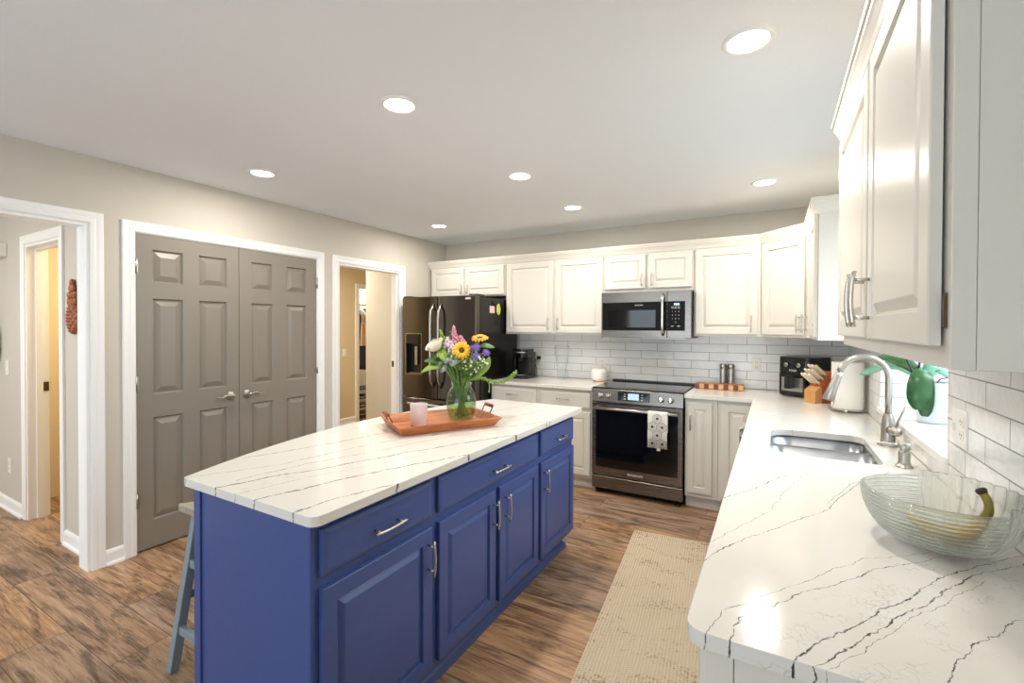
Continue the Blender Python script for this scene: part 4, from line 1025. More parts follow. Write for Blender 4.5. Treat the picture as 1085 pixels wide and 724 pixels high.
def smooth(P, n=6):
    out = []
    for i in range(len(P)-1):
        a = P[max(i-1, 0)]; b = P[i]; c = P[i+1]; d = P[min(i+2, len(P)-1)]
        for k in range(n):
            s_ = k/n; out.append(.5*((2*b)+(c-a)*s_+(2*a-5*b+4*c-d)*s_*s_+(3*b-a-3*c+d)*s_**3))
    return out+[P[-1]]
t.part(MB().tube(smooth(P0), .004, 8), 'cord', 'black_plastic')
b = MB(); b.lathe([(0, .004), (.04, .004), (.046, .012), (.058, .16), (.078, .345), (.0755, .346), (.0555, .162), (.043, .025), (0, .022)], (-1.885, 4.33, CT), 24, rfun=lambda r, z, a: r*(1+.025*cos(12*a)*(.3+.7*min(1, z/.2))))
b.lathe([(0, 0), (.044, 0), (.046, .012), (0, .006)], (-1.885, 4.33, CT), 24)
solo('glass_vase', b, 'clear_glass', 'tall clear fluted glass vase on the counter between refrigerator and range', 'vase', (-1.885, 4.33, CT))
t = Thing('diffuser', 'small white rounded diffuser on the counter left of the range', 'diffuser', (-1.492, 4.34, CT))
t.part(MB().lathe([(0, .012), (.062, .012), (.075, .02), (.079, .05), (.078, .09), (.070, .112), (.05, .122), (0, .124)], (-1.492, 4.34, CT), 32), 'cover', 'ceramic_white')
t.part(MB().lathe([(0, 0), (.06, 0), (.064, .012), (0, .013)], (-1.492, 4.34, CT), 32), 'base', 'block_light', label='pale wood base ring')

# cutting board, grinders
t = Thing('cutting_board', 'checkered end-grain wood cutting board lying right of the range', 'cutting board', (-.41, 4.32, CT))
mp = MB(); wn = MB(); n = 10; bx0, bx1, by0, by1 = -.602, -.222, 4.27, 4.405
for i in range(n):
    for j in range(4):
        for k in range(2):
            x0 = bx0+(bx1-bx0)*i/n; x1 = bx0+(bx1-bx0)*(i+1)/n; y0 = by0+(by1-by0)*j/4; y1 = by0+(by1-by0)*(j+1)/4
            if k == 0: ((mp if (i+j) % 2 else wn)).box(x0, y0, CT+.004, x1, y1, CT+.044)
t.part(wn, 'walnut_blocks', 'walnut', label='dark walnut squares'); t.part(mp, 'maple_blocks', 'maple', label='pale maple squares')
for x in (bx0+.03, bx1-.03):
    for y in (by0+.02, by1-.02): t.part(MB().lathe([(0, 0), (.008, 0), (.009, .004)], (x, y, CT), 10), 'foot', 'black_plastic')
for x, lb in ((-.392, 'left steel pepper grinder behind the cutting board'), (-.328, 'right steel salt grinder behind the cutting board')):
    t = Thing('grinder', lb, 'grinder', (x, 4.442, CT), 'steel grinders behind the cutting board')
    t.part(MB().lathe([(0, 0), (.028, 0), (.028, .165), (.0, .165)], (x, 4.442, CT), 24), 'body', 'satin_steel', smooth=40)
    t.part(MB().lathe([(.0275, .165), (.0265, .168), (.0265, .172), (.0285, .176), (.0285, .20), (.022, .212), (0, .214)], (x, 4.442, CT), 24), 'cap', 'steel', smooth=40)

# ------------------------------------------------------------------ air fryer (built facing -Y, then turned into the corner)
t = Thing('air_fryer', 'black air fryer standing in the far right counter corner', 'air fryer')
a = .135
b = MB(); b.prism(rpoly([(-a, -a), (a, -a), (a, a), (-a, a)], .05), .008, .305); t.part(b, 'body', 'black_plastic', bevel=.03, seg=4)
b = MB(); b.prism(rpoly([(-.11, -a-.012), (.11, -a-.012), (.11, -a+.03), (-.11, -a+.03)], .012), .03, .172); bk = t.part(b, 'basket', 'black_gloss', bevel=.008)
b = MB(); b.prism(rpoly([(-.085, -a-.016), (.085, -a-.016), (.085, -a-.01), (-.085, -a-.01)], .002), .045, .15); t.part(b, 'basket_panel', 'steel', bk, label='shiny steel basket front')
b = MB(); b.prism(rpoly([(-.019, -a-.085), (.019, -a-.085), (.019, -a-.01), (-.019, -a-.01)], .012), .07, .155); t.part(b, 'basket_handle', 'black_plastic', bk, bevel=.008)
ff2 = frame((0, -a, 0), (1, 0, 0), (0, -1, 0))
b = MB(); b.rings(ff2, (-.10, .19, .10, .285), [(0, -.004), (0, .002), (.004, .004)]); cpn = t.part(b, 'control_panel', 'black_gloss')
for x in (-.05, .05):
    k = MB(); k.lathe([(0, 0), (.018, 0), (.018, .012), (.014, .015), (0, .015)], (x, -a-.004, .245), 20, axis=(0, -1, 0)); t.part(k, 'knob', 'steel', cpn)
t.part(text('NINJA', .022, ff2, 0, .203, .0042), 'lettering', 'lettering', cpn)
for x in (-.1, .1):
    for y in (-.1, .1): t.part(MB().lathe([(0, 0), (.012, 0), (.012, .02)], (x, y, 0), 10), 'foot', 'black_matte')
t.place((.205, 4.235, CT), R(-36))

# knife block and knives
BP = V((.276, 3.92, CT)); rz = R(-52)
t = Thing('knife_block', 'two-tone wooden knife block in front of the air fryer', 'knife block')
prof = [(-.105, 0), (.075, 0), (.11, .12), (.055, .215), (-.035, .115), (-.105, .085)]
def yz(pf, x0, x1):
    n = len(pf); return MB().add([(x0, p[0], p[1]) for p in pf]+[(x1, p[0], p[1]) for p in pf], [tuple(range(n))[::-1], tuple(range(n, 2*n))]+[(i, (i+1) % n, n+(i+1) % n, n+i) for i in range(n)])
t.part(yz([(-.075, 0), (-.02, 0), (-.02, .115), (-.035, .115), (-.075, .085)], -.05, .05), 'front_block', 'block_light', label='pale honey wood front', bevel=.003)
t.part(yz([(-.019, 0), (.075, 0), (.12, .12), (.06, .225), (-.034, .118), (-.019, .1)], -.05, .05), 'rear_block', 'block_cherry', label='orange cherry wood rear', bevel=.003)
t.place(BP, rz)
mrot = Matrix.Translation(BP) @ Matrix.Rotation(rz, 4, 'Z')
d0 = V((0, -.78, .63)).normalized()
slots = [(x, u) for u in (.14, .42, .70) for x in (.034, 0, -.034)]
kn = ['nearest the counter edge', 'in the middle', 'nearest the wall']; rw = ['lowest', 'middle', 'top']
A0, A1 = V((0, -.034, .118)), V((0, .06, .225))
for i, (x, u) in enumerate(slots):
    p = A0.lerp(A1, u)+V((x, 0, 0)); L = .118 if i != 1 else .125
    t = Thing('kitchen_knife', 'cream-handled knife in the %s row of the knife block, %s' % (rw[i//3], kn[i % 3]), 'knife', mrot @ p, 'knives in the block')
    up = d0.cross(V((1, 0, 0)))
    h = MB(); h.tube([p+d0*.004, p+d0*.02, p+d0*.05, p+d0*.09, p+d0*(L-.012), p+d0*L], [.0085, .0095, .010, .0098, .0105, .006], 12, flat=.72, up=(1, 0, 0)); h.xf(mrot)
    ho = t.part(h, 'handle', 'knife_handle')
    bl = MB(); bl.bar(p-d0*.06, p+d0*.004, .002, .016, (1, 0, 0)); bl.xf(mrot); t.part(bl, 'blade', 'steel')
t = Thing('paper_towel_holder', 'chrome wire holder carrying the paper towel roll', 'paper towel holder', (.405, 3.60, CT))
cx, cy = .405, 3.60
b = MB(); b.tube([(cx+.088*cos(2*pi*i/32), cy+.088*sin(2*pi*i/32), CT+.016) for i in range(32)], .004, 8, closed=True)
for k in range(4):
    an = pi/4+k*pi/2+.6; dx, dy = cos(an), sin(an)
    b.tube([(cx, cy, CT+.016), (cx+dx*.088, cy+dy*.088, CT+.016)], .0035, 8)
t.part(b, 'base_ring', 'chrome')
for k in range(4):
    an = pi/4+k*pi/2+.6; t.part(MB().ball((cx+cos(an)*.088, cy+sin(an)*.088, CT+.009), .009), 'ball_foot', 'chrome')
b = MB(); b.tube([(cx, cy, CT+.016), (cx, cy, CT+.335)], .005, 10); b.ball((cx, cy, CT+.342), .011); t.part(b, 'centre_post', 'chrome')
b = MB(); b.tube(smooth([V((cx-.062, cy-.062, CT+.016)), V((cx-.082, cy-.082, CT+.03)), V((cx-.078, cy-.078, CT+.06)), V((cx-.0735, cy-.0735, CT+.10)), V((cx-.080, cy-.080, CT+.13))]), .0035, 8); t.part(b, 'side_arm', 'chrome')
b = MB().lathe([(.02, .022), (.084, .022), (.085, .03), (.085, .305), (.084, .312), (.02, .312), (.02, .022)], (cx, cy, CT), 40)
solo('paper_towel_roll', b, 'paper_white', 'full white paper towel roll on its chrome holder', 'paper towel', (cx, cy, CT+.022), smooth=50)

# ------------------------------------------------------------------ faucet, soap pump
t = Thing('faucet', 'brushed nickel gooseneck faucet with pull-down spray head', 'faucet', (.446, 2.63, CT))
fx, fy = .446, 2.63
b = MB(); b.lathe([(0, 0), (.031, 0), (.031, .006), (.027, .012), (.026, .09), (.022, .125), (.0165, .145), (0, .145)], (fx, fy, CT), 28); t.part(b, 'base', 'nickel', smooth=40)
pts = [V((fx, fy, CT+.13)), V((fx, fy, CT+.22))]+[V((fx-.092+.092*cos(pi*i/14*.93), fy-.012*(i/14), CT+.305+.092*sin(pi*i/14*.93))) for i in range(15)]
e = pts[-1]; dn = (pts[-1]-pts[-2]).normalized()
t.part(MB().tube(pts, .0135, 16), 'neck', 'nickel')
b = MB(); b.tube([e, e+dn*.02, e+dn*.07, e+dn*.135, e+dn*.142], [.0145, .016, .019, .025, .022], 18); t.part(b, 'spray_head', 'nickel')
hd = V((.35, -.94, 0)); c = V((fx, fy, CT+.075))
b = MB(); b.tube([c+hd*.01, c+hd*.055], .0205, 18); b.ball(c+hd*.056, .0205, seg=16)
t.part(b, 'valve_body', 'nickel')
b = MB(); s0 = c+hd*.05; b.tube([s0+V((0, 0, .01)), s0+V((.010, -.004, .05)), s0+V((.022, -.010, .088)), s0+V((.030, -.014, .112))], [.009, .0085, .0075, .0065], 12, flat=.6); t.part(b, 'lever', 'nickel')
t = Thing('soap_dispenser', 'small brushed nickel soap pump beside the faucet', 'soap dispenser', (.433, 2.262, CT))
sx, sy = .433, 2.262
t.part(MB().lathe([(0, 0), (.027, 0), (.028, .004), (.022, .010), (.0185, .02), (.0185, .055), (.016, .06), (0, .06)], (sx, sy, CT), 24), 'collar', 'nickel', smooth=40)
b = MB(); b.lathe([(0, .06), (.013, .06), (.013, .068), (.020, .07), (.020, .088), (.017, .092), (0, .092)], (sx, sy, CT), 24); t.part(b, 'pump_head', 'nickel', smooth=40)
b = MB(); b.tube([(sx-.012, sy, CT+.080), (sx-.045, sy+.012, CT+.081), (sx-.072, sy+.022, CT+.079), (sx-.078, sy+.024, CT+.072)], [.0055, .005, .0045, .004], 10); t.part(b, 'nozzle', 'nickel')

# ------------------------------------------------------------------ glass bowl and bananas
BC = V((.352, 1.49, CT)); 
def bowl_r(r, z, a):
    return r
A0_, A1_ = R(93), R(303)
def bowl_part(a0, a1, kind, name, zt):
    prof = []; n = 110 if kind == 'h' else 40
    for i in range(n+1):
        s_ = i/n; th = s_*pi/2
        prof.append((.058+(.152-.058)*sin(th)**.9 if s_ > 0 else .058, zt*(1-cos(th))**.93*1.0+.004))
    def rf(r, z, a):
        k = min(1, max(0, (z-.012)/.02))
        if kind == 'h': return r+.0034*k*sin(z*2*pi/.010)
        return r+.0042*k*sin(a*30)
    seg = int((a1-a0)/(2*pi)*(96 if kind == 'h' else 460))
    inner = [(r-.0035, z+.0025) for r, z in prof[::-1]]
    mb = MB().lathe(prof+inner+prof[:1], BC, seg, a0=a0, a1=a1, rfun=rf)
    for a in (a0, a1):
        lp_ = [V((rf(r, z, a)*cos(a), rf(r, z, a)*sin(a), z))+BC for r, z in prof]; li = [V((rf(r, z, a)*cos(a), rf(r, z, a)*sin(a), z))+BC for r, z in inner[::-1]]
        k = len(lp_); mb.add(lp_+li, [(i, i+1, k+i+1, k+i) for i in range(k-1)])
    return mb
t = Thing('glass_bowl', 'large ribbed clear glass bowl holding a banana on the near counter', 'bowl', BC)
t.part(bowl_part(A0_, A1_, 'h', 'h', .122), 'ring_ribbed_side', 'bowl_glass', label='side with horizontal ribs')
t.part(bowl_part(A1_, A0_+2*pi, 'v', 'v', .138), 'fan_ribbed_side', 'bowl_glass', label='taller side with upright ribs')
t.part(MB().lathe([(0, .001), (.05, .0), (.058, .002), (.058, .006), (0, .007)], BC, 48), 'base', 'bowl_glass')
def banana(label, c, rot, stem=True):
    t = Thing('banana', label, 'banana', c); n = 16; pts = []; rs = []
    for i in range(n+1):
        s_ = i/n; an = R(-62+124*s_); pts.append(V((.085*sin(an), 0, .085*(1-cos(an)))))
        rs.append(.0165*min(1, .35+2.6*min(s_, 1-s_)))
    m = Matrix.Translation(c) @ rot
    t.part(MB().tube(pts, rs, 12).xf(m), 'body', 'banana_yellow')
    e = pts[-1]; d = (pts[-1]-pts[-2]).normalized()
    q = smooth([e-d*.004, e+d*.016, e+d*.032+V((-.005, 0, .006)), e+d*.046+V((-.016, 0, .013))], 4)
    t.part(MB().tube(q, [.0105-.0022*min(1, i/6) for i in range(len(q))], 10).xf(m), 'stem', 'banana_stem')
    tp = q[-1]; d2 = (q[-1]-q[-2]).normalized()
    t.part(MB().tube([tp-d2*.002, tp+d2*.006, tp+d2*.010], [.0092, .0115, .008], 10).xf(m), 'stem_tip', 'banana_tip', label='dark dried stem end')
banana('banana with its stem end standing above the bowl rim', BC+V((.018, -.015, .036)), Matrix.Rotation(R(-28), 4, 'Z') @ Matrix.Rotation(R(-16), 4, 'Y'))
t = outlet('double wall plate with switch and outlet on the right tile beside the window', (XR-.0082, 1.938, 1.135), (0, -1, 0), (-1, 0, 0), wd=.062, two=True)

# ------------------------------------------------------------------ rug
b = MB(); nx, ny = 8, 30; L_, Wd_ = 1.95, .56
top = []; 
for j in range(ny+1):
    for i in range(nx+1):
        top.append((Wd_*i/nx, -L_*j/ny, .011+.0012*sin(j*2.1+i)))
m_ = nx+1; N = len(top); vs = top+[(p[0], p[1], 0.0005) for p in top]; fs = []
for j in range(ny):
    for i in range(nx): a = j*m_+i; fs += [(a, a+m_, a+m_+1, a+1), (N+a, N+a+1, N+a+m_+1, N+a+m_)]
for i in range(nx): fs += [(i, i+1, N+i+1, N+i), (ny*m_+i, N+ny*m_+i, N+ny*m_+i+1, ny*m_+i+1)]
for j in range(ny): fs += [(j*m_, N+j*m_, N+(j+1)*m_, (j+1)*m_), (j*m_+nx, (j+1)*m_+nx, N+(j+1)*m_+nx, N+j*m_+nx)]
rg = solo('runner_rug', b.add(vs, fs), 'rug_weave', 'beige woven runner rug on the wood floor between island and window counter', 'rug', (0, 0, 0), bevel=.003)
rg.location = (-.852, 3.252, 0); rg.rotation_euler = (0, 0, R(5.5))

# ------------------------------------------------------------------ tray, candle
t = Thing('serving_tray', 'wooden serving tray with flared sides and two handles on the island', 'tray')
b = MB(); q = [(.25, .145, 0), (.278, .187, .05), (.268, .178, .05), (.243, .137, .012)]; vs = []
for hx_, hy_, z in q: vs += [(-hx_, -hy_, z), (hx_, -hy_, z), (hx_, hy_, z), (-hx_, hy_, z)]
fs = [(3, 2, 1, 0)]
for k in range(3):
    for i in range(4): j = (i+1) % 4; fs.append((k*4+i, k*4+j, k*4+4+j, k*4+4+i))
fs.append((12, 13, 14, 15)); t.part(b.add(vs, fs), 'tray_body', 'tray_wood', bevel=.002)
for s_ in (-1, 1):
    h = MB()
    for y in (-.05, .05): h.tube([(s_*.262, y, .03), (s_*.275, y, .058), (s_*.29, y, .088)], .003, 8)
    h.tube([(s_*.29, -.052, .088), (s_*.29, .052, .088)], .003, 8)
    ho = t.part(h, 'handle', 'dark_bronze', label='thin metal handle bail')
    t.part(MB().tube([(s_*.29, -.045, .088), (s_*.29, -.04, .088), (s_*.29, .04, .088), (s_*.29, .045, .088)], [.007, .010, .010, .007], 14), 'grip', 'tray_handle_wood', ho, label='turned wood grip')
TC = V((-1.554, 1.952, CT+.0004)); TR = R(59); t.place(TC, TR)
TZ = CT+.0135
t = Thing('candle', 'pale pink candle tumbler on the left half of the wooden tray', 'candle', (-1.612, 1.846, TZ))
cx, cy = -1.612, 1.846
t.part(MB().lathe([(0, 0), (.038, 0), (.041, .006), (.0455, .11), (.0425, .11), (.039, .085), (0, .083)], (cx, cy, TZ+.003), 36), 'tumbler', 'candle_pink', smooth=50)
t.part(MB().lathe([(0, 0), (.041, 0), (.041, .003), (0, .0035)], (cx, cy, TZ), 32), 'base_disc', 'candle_base', label='brown base')
t.part(MB().tube([(cx, cy, TZ+.086), (cx+.001, cy, TZ+.098)], .0012, 6), 'wick', 'black_matte')

# ------------------------------------------------------------------ vase of flowers
VX, VY, VZ = -1.523, 2.098, TZ
t = Thing('flower_vase', 'greenish ribbed glass vase of water on the wooden tray', 'vase', (VX, VY, VZ))
prof = [(.0, .003), (.060, .0), (.068, .006), (.076, .035), (.083, .075), (.083, .105), (.074, .145), (.060, .172), (.053, .184), (.053, .190), (.060, .197), (.0595, .206), (.055, .207), (.051, .192)]
inner = [(.051, .184), (.057, .172), (.071, .145), (.080, .105), (.080, .075), (.073, .036), (.063, .012), (0, .010)]
t.part(MB().lathe(prof+inner, (VX, VY, VZ), 48, rfun=lambda r, z, a: r*(1+.012*cos(14*a)*(1 if .01 < z < .17 else 0))), 'glass', 'vase_glass')
t.part(MB().lathe([(0, .011), (.061, .013), (.071, .036), (.078, .075), (.078, .105), (.0715, .134), (0, .134)], (VX, VY, VZ), 40), 'water', 'vase_water')
def onray(x, z, y, y0=2.08):
    P = V((x, y0, z)); return CAM+(P-CAM)*(y/y0)
def stem_path(head, rad=.03, an=None):
    an = random.uniform(0, 2*pi) if an is None else an
    out = V((head.x-VX, head.y-VY, 0)); o = out.normalized() if out.length > .01 else V((1, 0, 0))
    p0 = V((VX, VY, VZ+.016))-o*random.uniform(.01, .045)+V((cos(an)*.012, sin(an)*.012, 0))
    p1 = V((VX, VY, VZ+.19))+o*min(.036, out.length*.3)+V((cos(an)*.008, sin(an)*.008, 0))
    p2 = p1.lerp(head, .5)+V((0, 0, .018))
    return smooth([p0, p1, p2, head], 6)
def flower(name, label, cat, head, parts, r=.0026, leaves=1, gm='stem_green'):
    t = Thing(name, label, cat, (VX, VY, VZ+.016), 'flowers in the vase')
    pth = stem_path(head)
    t.part(MB().tube(pth, r, 7), 'stem', gm)
    for pn, mb, m in parts(head, (pth[-1]-pth[-3]).normalized()): t.part(mb, pn, m)
    if leaves:
        lf = MB()
        for k in range(leaves):
            p = pth[9+(k*3) % 7]; an = random.uniform(0, 2*pi); d = V((cos(an), sin(an), random.uniform(.1, .8))).normalized(); L = random.uniform(.05, .085)
            lf.leaf([p, p+d*L*.35, p+d*L*.7+V((0, 0, -.004)), p+d*L+V((0, 0, -.015))], .013)
        t.part(lf, 'leaves', 'leaf_green')
def basis(n):
    n = n.normalized(); a = n.cross(V((0, 0, 1))); a = a.normalized() if a.length > .01 else V((1, 0, 0)); return n, a, a.cross(n)
def sunflower_parts(n, R_=.048, core=.017, pm='petal_yellow'):
    def f(h, d):
        nn, a, b_ = basis(n); pt = MB(); co = MB()
        for ring, (cnt, rr, lift) in enumerate(((15, R_, .0), (13, R_*.86, .005))):
            for k in range(cnt):
                an = 2*pi*(k+ring*.5)/cnt; dr = a*cos(an)+b_*sin(an); rr2 = rr*random.uniform(.9, 1.06)
                pt.leaf([h+dr*core*.7+nn*lift, h+dr*(core+rr2)*.5+nn*(lift+.006), h+dr*rr2*.82+nn*(lift+.005), h+dr*rr2+nn*(lift+.0)], .0085, nn, .15)
        q = nn.to_track_quat('Z', 'Y').to_matrix(); co.ball(h+nn*.003, core, core, .008, rot=q)
        cal = MB()
        for k in range(9): an = 2*pi*k/9; dr = a*cos(an)+b_*sin(an); cal.leaf([h-nn*.006+dr*.004, h-nn*.005+dr*R_*.35, h-nn*.002+dr*R_*.62], .007, nn, .1)
        return [('petals', pt, pm), ('flower_centre', co, 'flower_core'), ('sepals', cal, 'leaf_green')]
    return f
toC = lambda h: (CAM-h).normalized()
h = onray(-1.507, 1.315, 2.03); flower('sunflower', 'yellow sunflower facing the viewer in the middle of the bouquet', 'flower', h, sunflower_parts(toC(h)+V((0, 0, .15)), .053), .0042)
h = onray(-1.388, 1.382, 2.10); flower('sunflower', 'golden sunflower tilted upward at the top right of the bouquet', 'flower', h, sunflower_parts(V((.15, -.35, 1)), .05, .017, 'petal_orange'), .004, 2)
def rose_parts(h, d):
    pt = MB(); q = d.to_track_quat('Z', 'Y').to_matrix()
    for ring, (cnt, rr, hh, tilt) in enumerate(((3, .014, .050, .0), (4, .026, .052, .2), (5, .037, .050, .35), (6, .047, .042, .6))):
        for k in range(cnt):
            an = 2*pi*(k+.5*ring)/cnt; vs = []; fs = []; nu, nv = 6, 5
            for i in range(nu+1):
                for j in range(nv+1):
                    u = an+(i/nu-.5)*2*pi/cnt*1.5; v = j/nv; r_ = rr*(.35+.65*sin(v*pi*.5)**.7)+tilt*.016*max(0, v-.6)*2.5; z = -.022+hh*v-(.006*(2*i/nu-1)**2*v)
                    vs.append(q @ V((r_*cos(u), r_*sin(u), z))+h)
            for i in range(nu):
                for j in range(nv): a = i*(nv+1)+j; fs.append((a, a+nv+1, a+nv+2, a+1))
            pt.add(vs, fs, True)
    sp = MB(); nn, a, b_ = basis(d)
    for k in range(5): an = 2*pi*k/5; dr = a*cos(an)+b_*sin(an); sp.leaf([h-nn*.024, h-nn*.020+dr*.022, h-nn*.03+dr*.04], .007, nn, .1)
    return [('petals', pt, 'rose_white'), ('sepals', sp, 'leaf_green')]
flower('rose', 'cream white rose at the left side of the bouquet', 'flower', onray(-1.692, 1.332, 2.02), lambda h, d: rose_parts(h, V((-.25, -.55, .8)).normalized()), .0032, 2)
def spike_parts(col, n, L, rad, size, bud='bud_white'):
    def f(h, d):
        fl = MB(); gb = MB()
        for i in range(n):
            s_ = i/n; an = i*2.4; nn, a, b_ = basis(d); dr = a*cos(an)+b_*sin(an)
            p = h-d*L*(1-s_)+dr*rad*(1.15-s_)+d*.004; sz = size*(1.1-.55*s_)
            if s_ > .9: gb.ball(p, sz*.6, seg=8, rings=5)
            else:
                q = dr.to_track_quat('Z', 'Y').to_matrix(); fl.ball(p, sz, sz, sz*.75, 8, 5, q); fl.ball(p+dr*sz*.55-d*sz*.4, sz*.75, sz*.9, sz*.5, 8, 5, q)
        return [('florets', fl, col), ('buds', gb, bud)]
    return f
flower('snapdragon', 'tall pink snapdragon spike at the top of the bouquet', 'flower', onray(-1.563, 1.452, 2.09), spike_parts('petal_pink', 24, .10, .014, .0092, 'petal_lilac'), .003, 2)
flower('snapdragon', 'pink snapdragon just above the front sunflower', 'flower', onray(-1.518, 1.395, 2.12), spike_parts('petal_pink', 20, .05, .026, .009, 'petal_lilac'), .003, 1)
flower('stock_flower', 'pale lilac flower cluster left of the pink spike', 'flower', onray(-1.605, 1.385, 2.06), spike_parts('petal_lilac', 16, .06, .022, .012), .003, 2)
flower('stock_flower', 'pale lilac flower cluster between the rose and the front sunflower', 'flower', onray(-1.575, 1.345, 2.05), spike_parts('petal_lilac', 12, .04, .02, .010), .003, 2)
flower('bud_spike', 'green budded spike above the white rose', 'flower', onray(-1.662, 1.43, 2.08), spike_parts('leaf_lime', 22, .11, .013, .0085, 'leaf_lime'), .003, 3)
flower('bud_spike', 'green budded sprig between the lilac cluster and the budded spike', 'flower', onray(-1.628, 1.36, 2.10), spike_parts('bud_white', 18, .09, .02, .006), .0025, 4)
def aster_parts(h, d):
    pt = MB(); nn, a, b_ = basis(d+toC(h)); pt.ball(h, .013, .013, .011, 10, 6)
    for k in range(64):
        u = random.uniform(0, 2*pi); v = random.uniform(.1, 1)**.6; dr = (a*cos(u)+b_*sin(u))*v+nn*(1-v*.8)*.7
        pt.leaf([h+dr*.006, h+dr*.017, h+dr*.025], .0036, nn, .2)
    return [('petals', pt, 'petal_purple')]
for (x, z, y), lb in zip(((-1.405, 1.335, 2.06), (-1.412, 1.285, 2.03), (-1.345, 1.305, 2.07), (-1.432, 1.325, 2.10)), ('upper purple aster right of the front sunflower', 'lower purple aster right of the front sunflower', 'purple aster farthest right in the bouquet', 'purple aster half hidden behind the front sunflower')):
    flower('aster', lb, 'flower', onray(x, z, y), aster_parts, .0024, 2)
def thistle_parts(h, d):
    ba = MB(); ba.ball(h, .009, .009, .012, 10, 6); sp = MB(); nn, a, b_ = basis(d)
    for k in range(12): an = 2*pi*k/12; dr = a*cos(an)+b_*sin(an); sp.leaf([h-nn*.006, h-nn*.002+dr*.015, h+nn*.004+dr*.028], .0026, nn, .1)
    return [('head', ba, 'thistle_grey'), ('bracts', sp, 'thistle_grey')]
for (x, z, y), lb in zip(((-1.655, 1.235, 2.0), (-1.605, 1.255, 1.98), (-1.632, 1.205, 1.99), (-1.562, 1.245, 1.99), (-1.69, 1.262, 2.02)), ('grey-blue thistle low left in the bouquet', 'grey-blue thistle below the white rose stem', 'lowest grey-blue thistle above the vase', 'grey-blue thistle below the front sunflower', 'grey-blue thistle farthest left in the bouquet')):
    flower('thistle', lb, 'flower', onray(x, z, y), thistle_parts, .002, 1, 'stem_green')
def filler_parts(h, d):
    fl = MB(); st_ = MB()
    for k in range(16):
        u = V((random.gauss(0, 1), random.gauss(0, 1), random.gauss(.5, .7))).normalized()*random.uniform(.02, .05); p = h+u-d*.03
        st_.tube([h-d*.05, h-d*.02+u*.4, p], .0009, 5, caps=False); fl.ball(p, random.uniform(.004, .0075), seg=7, rings=4)
    return [('sprays', st_, 'stem_green'), ('florets', fl, 'bud_white')]
for (x, z, y), lb in zip(((-1.655, 1.31, 2.10), (-1.58, 1.30, 2.0), (-1.475, 1.255, 2.06), (-1.415, 1.225, 2.05), (-1.36, 1.265, 2.03)), ('white filler sprig right behind the white rose', 'white filler sprig left of the front sunflower', 'white filler sprig right below the front sunflower', 'white filler sprig low on the right of the bouquet', 'white filler sprig under the far right aster')):
    flower('filler_sprig', lb, 'flower', onray(x, z, y), filler_parts, .0018, 3)
def green_parts(h, d):
    lf = MB()
    for k in range(14):
        an = k*2.4; p = h-d*(.085*k/14); o_ = V((cos(an), sin(an), .35)).normalized(); L = .016+.022*k/14
        lf.leaf([p, p+o_*L*.5, p+o_*L+V((0, 0, -.004))], .0075, (0, 0, 1), .2)
    return [('leaves', lf, 'leaf_lime' if h.x > -1.5 else 'leaf_green')]
for (x, z, y), lb in zip(((-1.64, 1.275, 2.05), (-1.54, 1.27, 2.02), (-1.455, 1.30, 2.1), (-1.38, 1.30, 2.1), (-1.585, 1.42, 2.11), (-1.72, 1.29, 2.06), (-1.45, 1.22, 2.02)),
        ('leafy green sprig below the white rose', 'leafy green sprig under the front sunflower', 'leafy green sprig right of the front sunflower', 'leafy green sprig behind the far right aster', 'leafy green sprig behind the pink spike', 'leafy green sprig farthest left behind the rose', 'leafy green sprig low above the right of the vase')):
    flower('green_sprig', lb, 'foliage', onray(x, z, y), green_parts, .002, 3)
def leafy(label, pts, w, m='leaf_green', up=None):
    t = Thing('foliage_stem', label, 'foliage', (VX, VY, VZ+.02), 'foliage in the vase')
    p0 = V((VX, VY, VZ+.02)); p1 = V((VX, VY, VZ+.19)); pts = [V(p) for p in pts]; o = (pts[0]-p1); o.z = 0
    p1 = p1+o.normalized()*.035
    t.part(MB().tube(smooth([p0, p1, pts[0]], 5), .0025, 7), 'stem', 'stem_green')
    mid = pts[len(pts)//2]
    t.part(MB().leaf(smooth(pts, 4), w, up or toC(mid)+V((0, 0, .8)), .2), 'leaf', m)
leafy('long pointed leaf reaching out low on the left of the bouquet', [onray(-1.60, 1.215, 2.03), onray(-1.68, 1.215, 2.0), onray(-1.74, 1.205, 1.98), onray(-1.80, 1.175, 1.97)], .02, 'leaf_lime')
leafy('broad leaf on the left of the bouquet below the rose', [onray(-1.62, 1.24, 2.04), onray(-1.68, 1.25, 2.01), onray(-1.73, 1.25, 2.0), onray(-1.775, 1.245, 2.0)], .022)
leafy('rounded green leaf tucked under the white rose', [onray(-1.66, 1.33, 2.05), onray(-1.65, 1.30, 2.02), onray(-1.635, 1.27, 2.0), onray(-1.63, 1.25, 2.0)], .026, 'leaf_lime')
leafy('large bright leaf rising to the right of the vase neck', [onray(-1.455, 1.15, 2.08), onray(-1.40, 1.18, 2.06), onray(-1.345, 1.23, 2.05), onray(-1.325, 1.285, 2.05)], .024, 'leaf_lime')
leafy('narrow leaf below the golden sunflower', [onray(-1.40, 1.33, 2.09), onray(-1.365, 1.345, 2.08), onray(-1.33, 1.34, 2.08), onray(-1.295, 1.335, 2.08)], .016)
leafy('slim leaf standing right of the centre stem', [onray(-1.49, 1.16, 2.05), onray(-1.47, 1.20, 2.04), onray(-1.44, 1.24, 2.04), onray(-1.43, 1.27, 2.04)], .014)
leafy('slim leaf standing left of the centre stem', [onray(-1.55, 1.15, 2.04), onray(-1.575, 1.19, 2.03), onray(-1.60, 1.23, 2.02)], .014)
t = Thing('foliage_stem', 'trailing catkin tendril reaching far right from the vase', 'foliage', (VX, VY, VZ+.02), 'foliage in the vase')
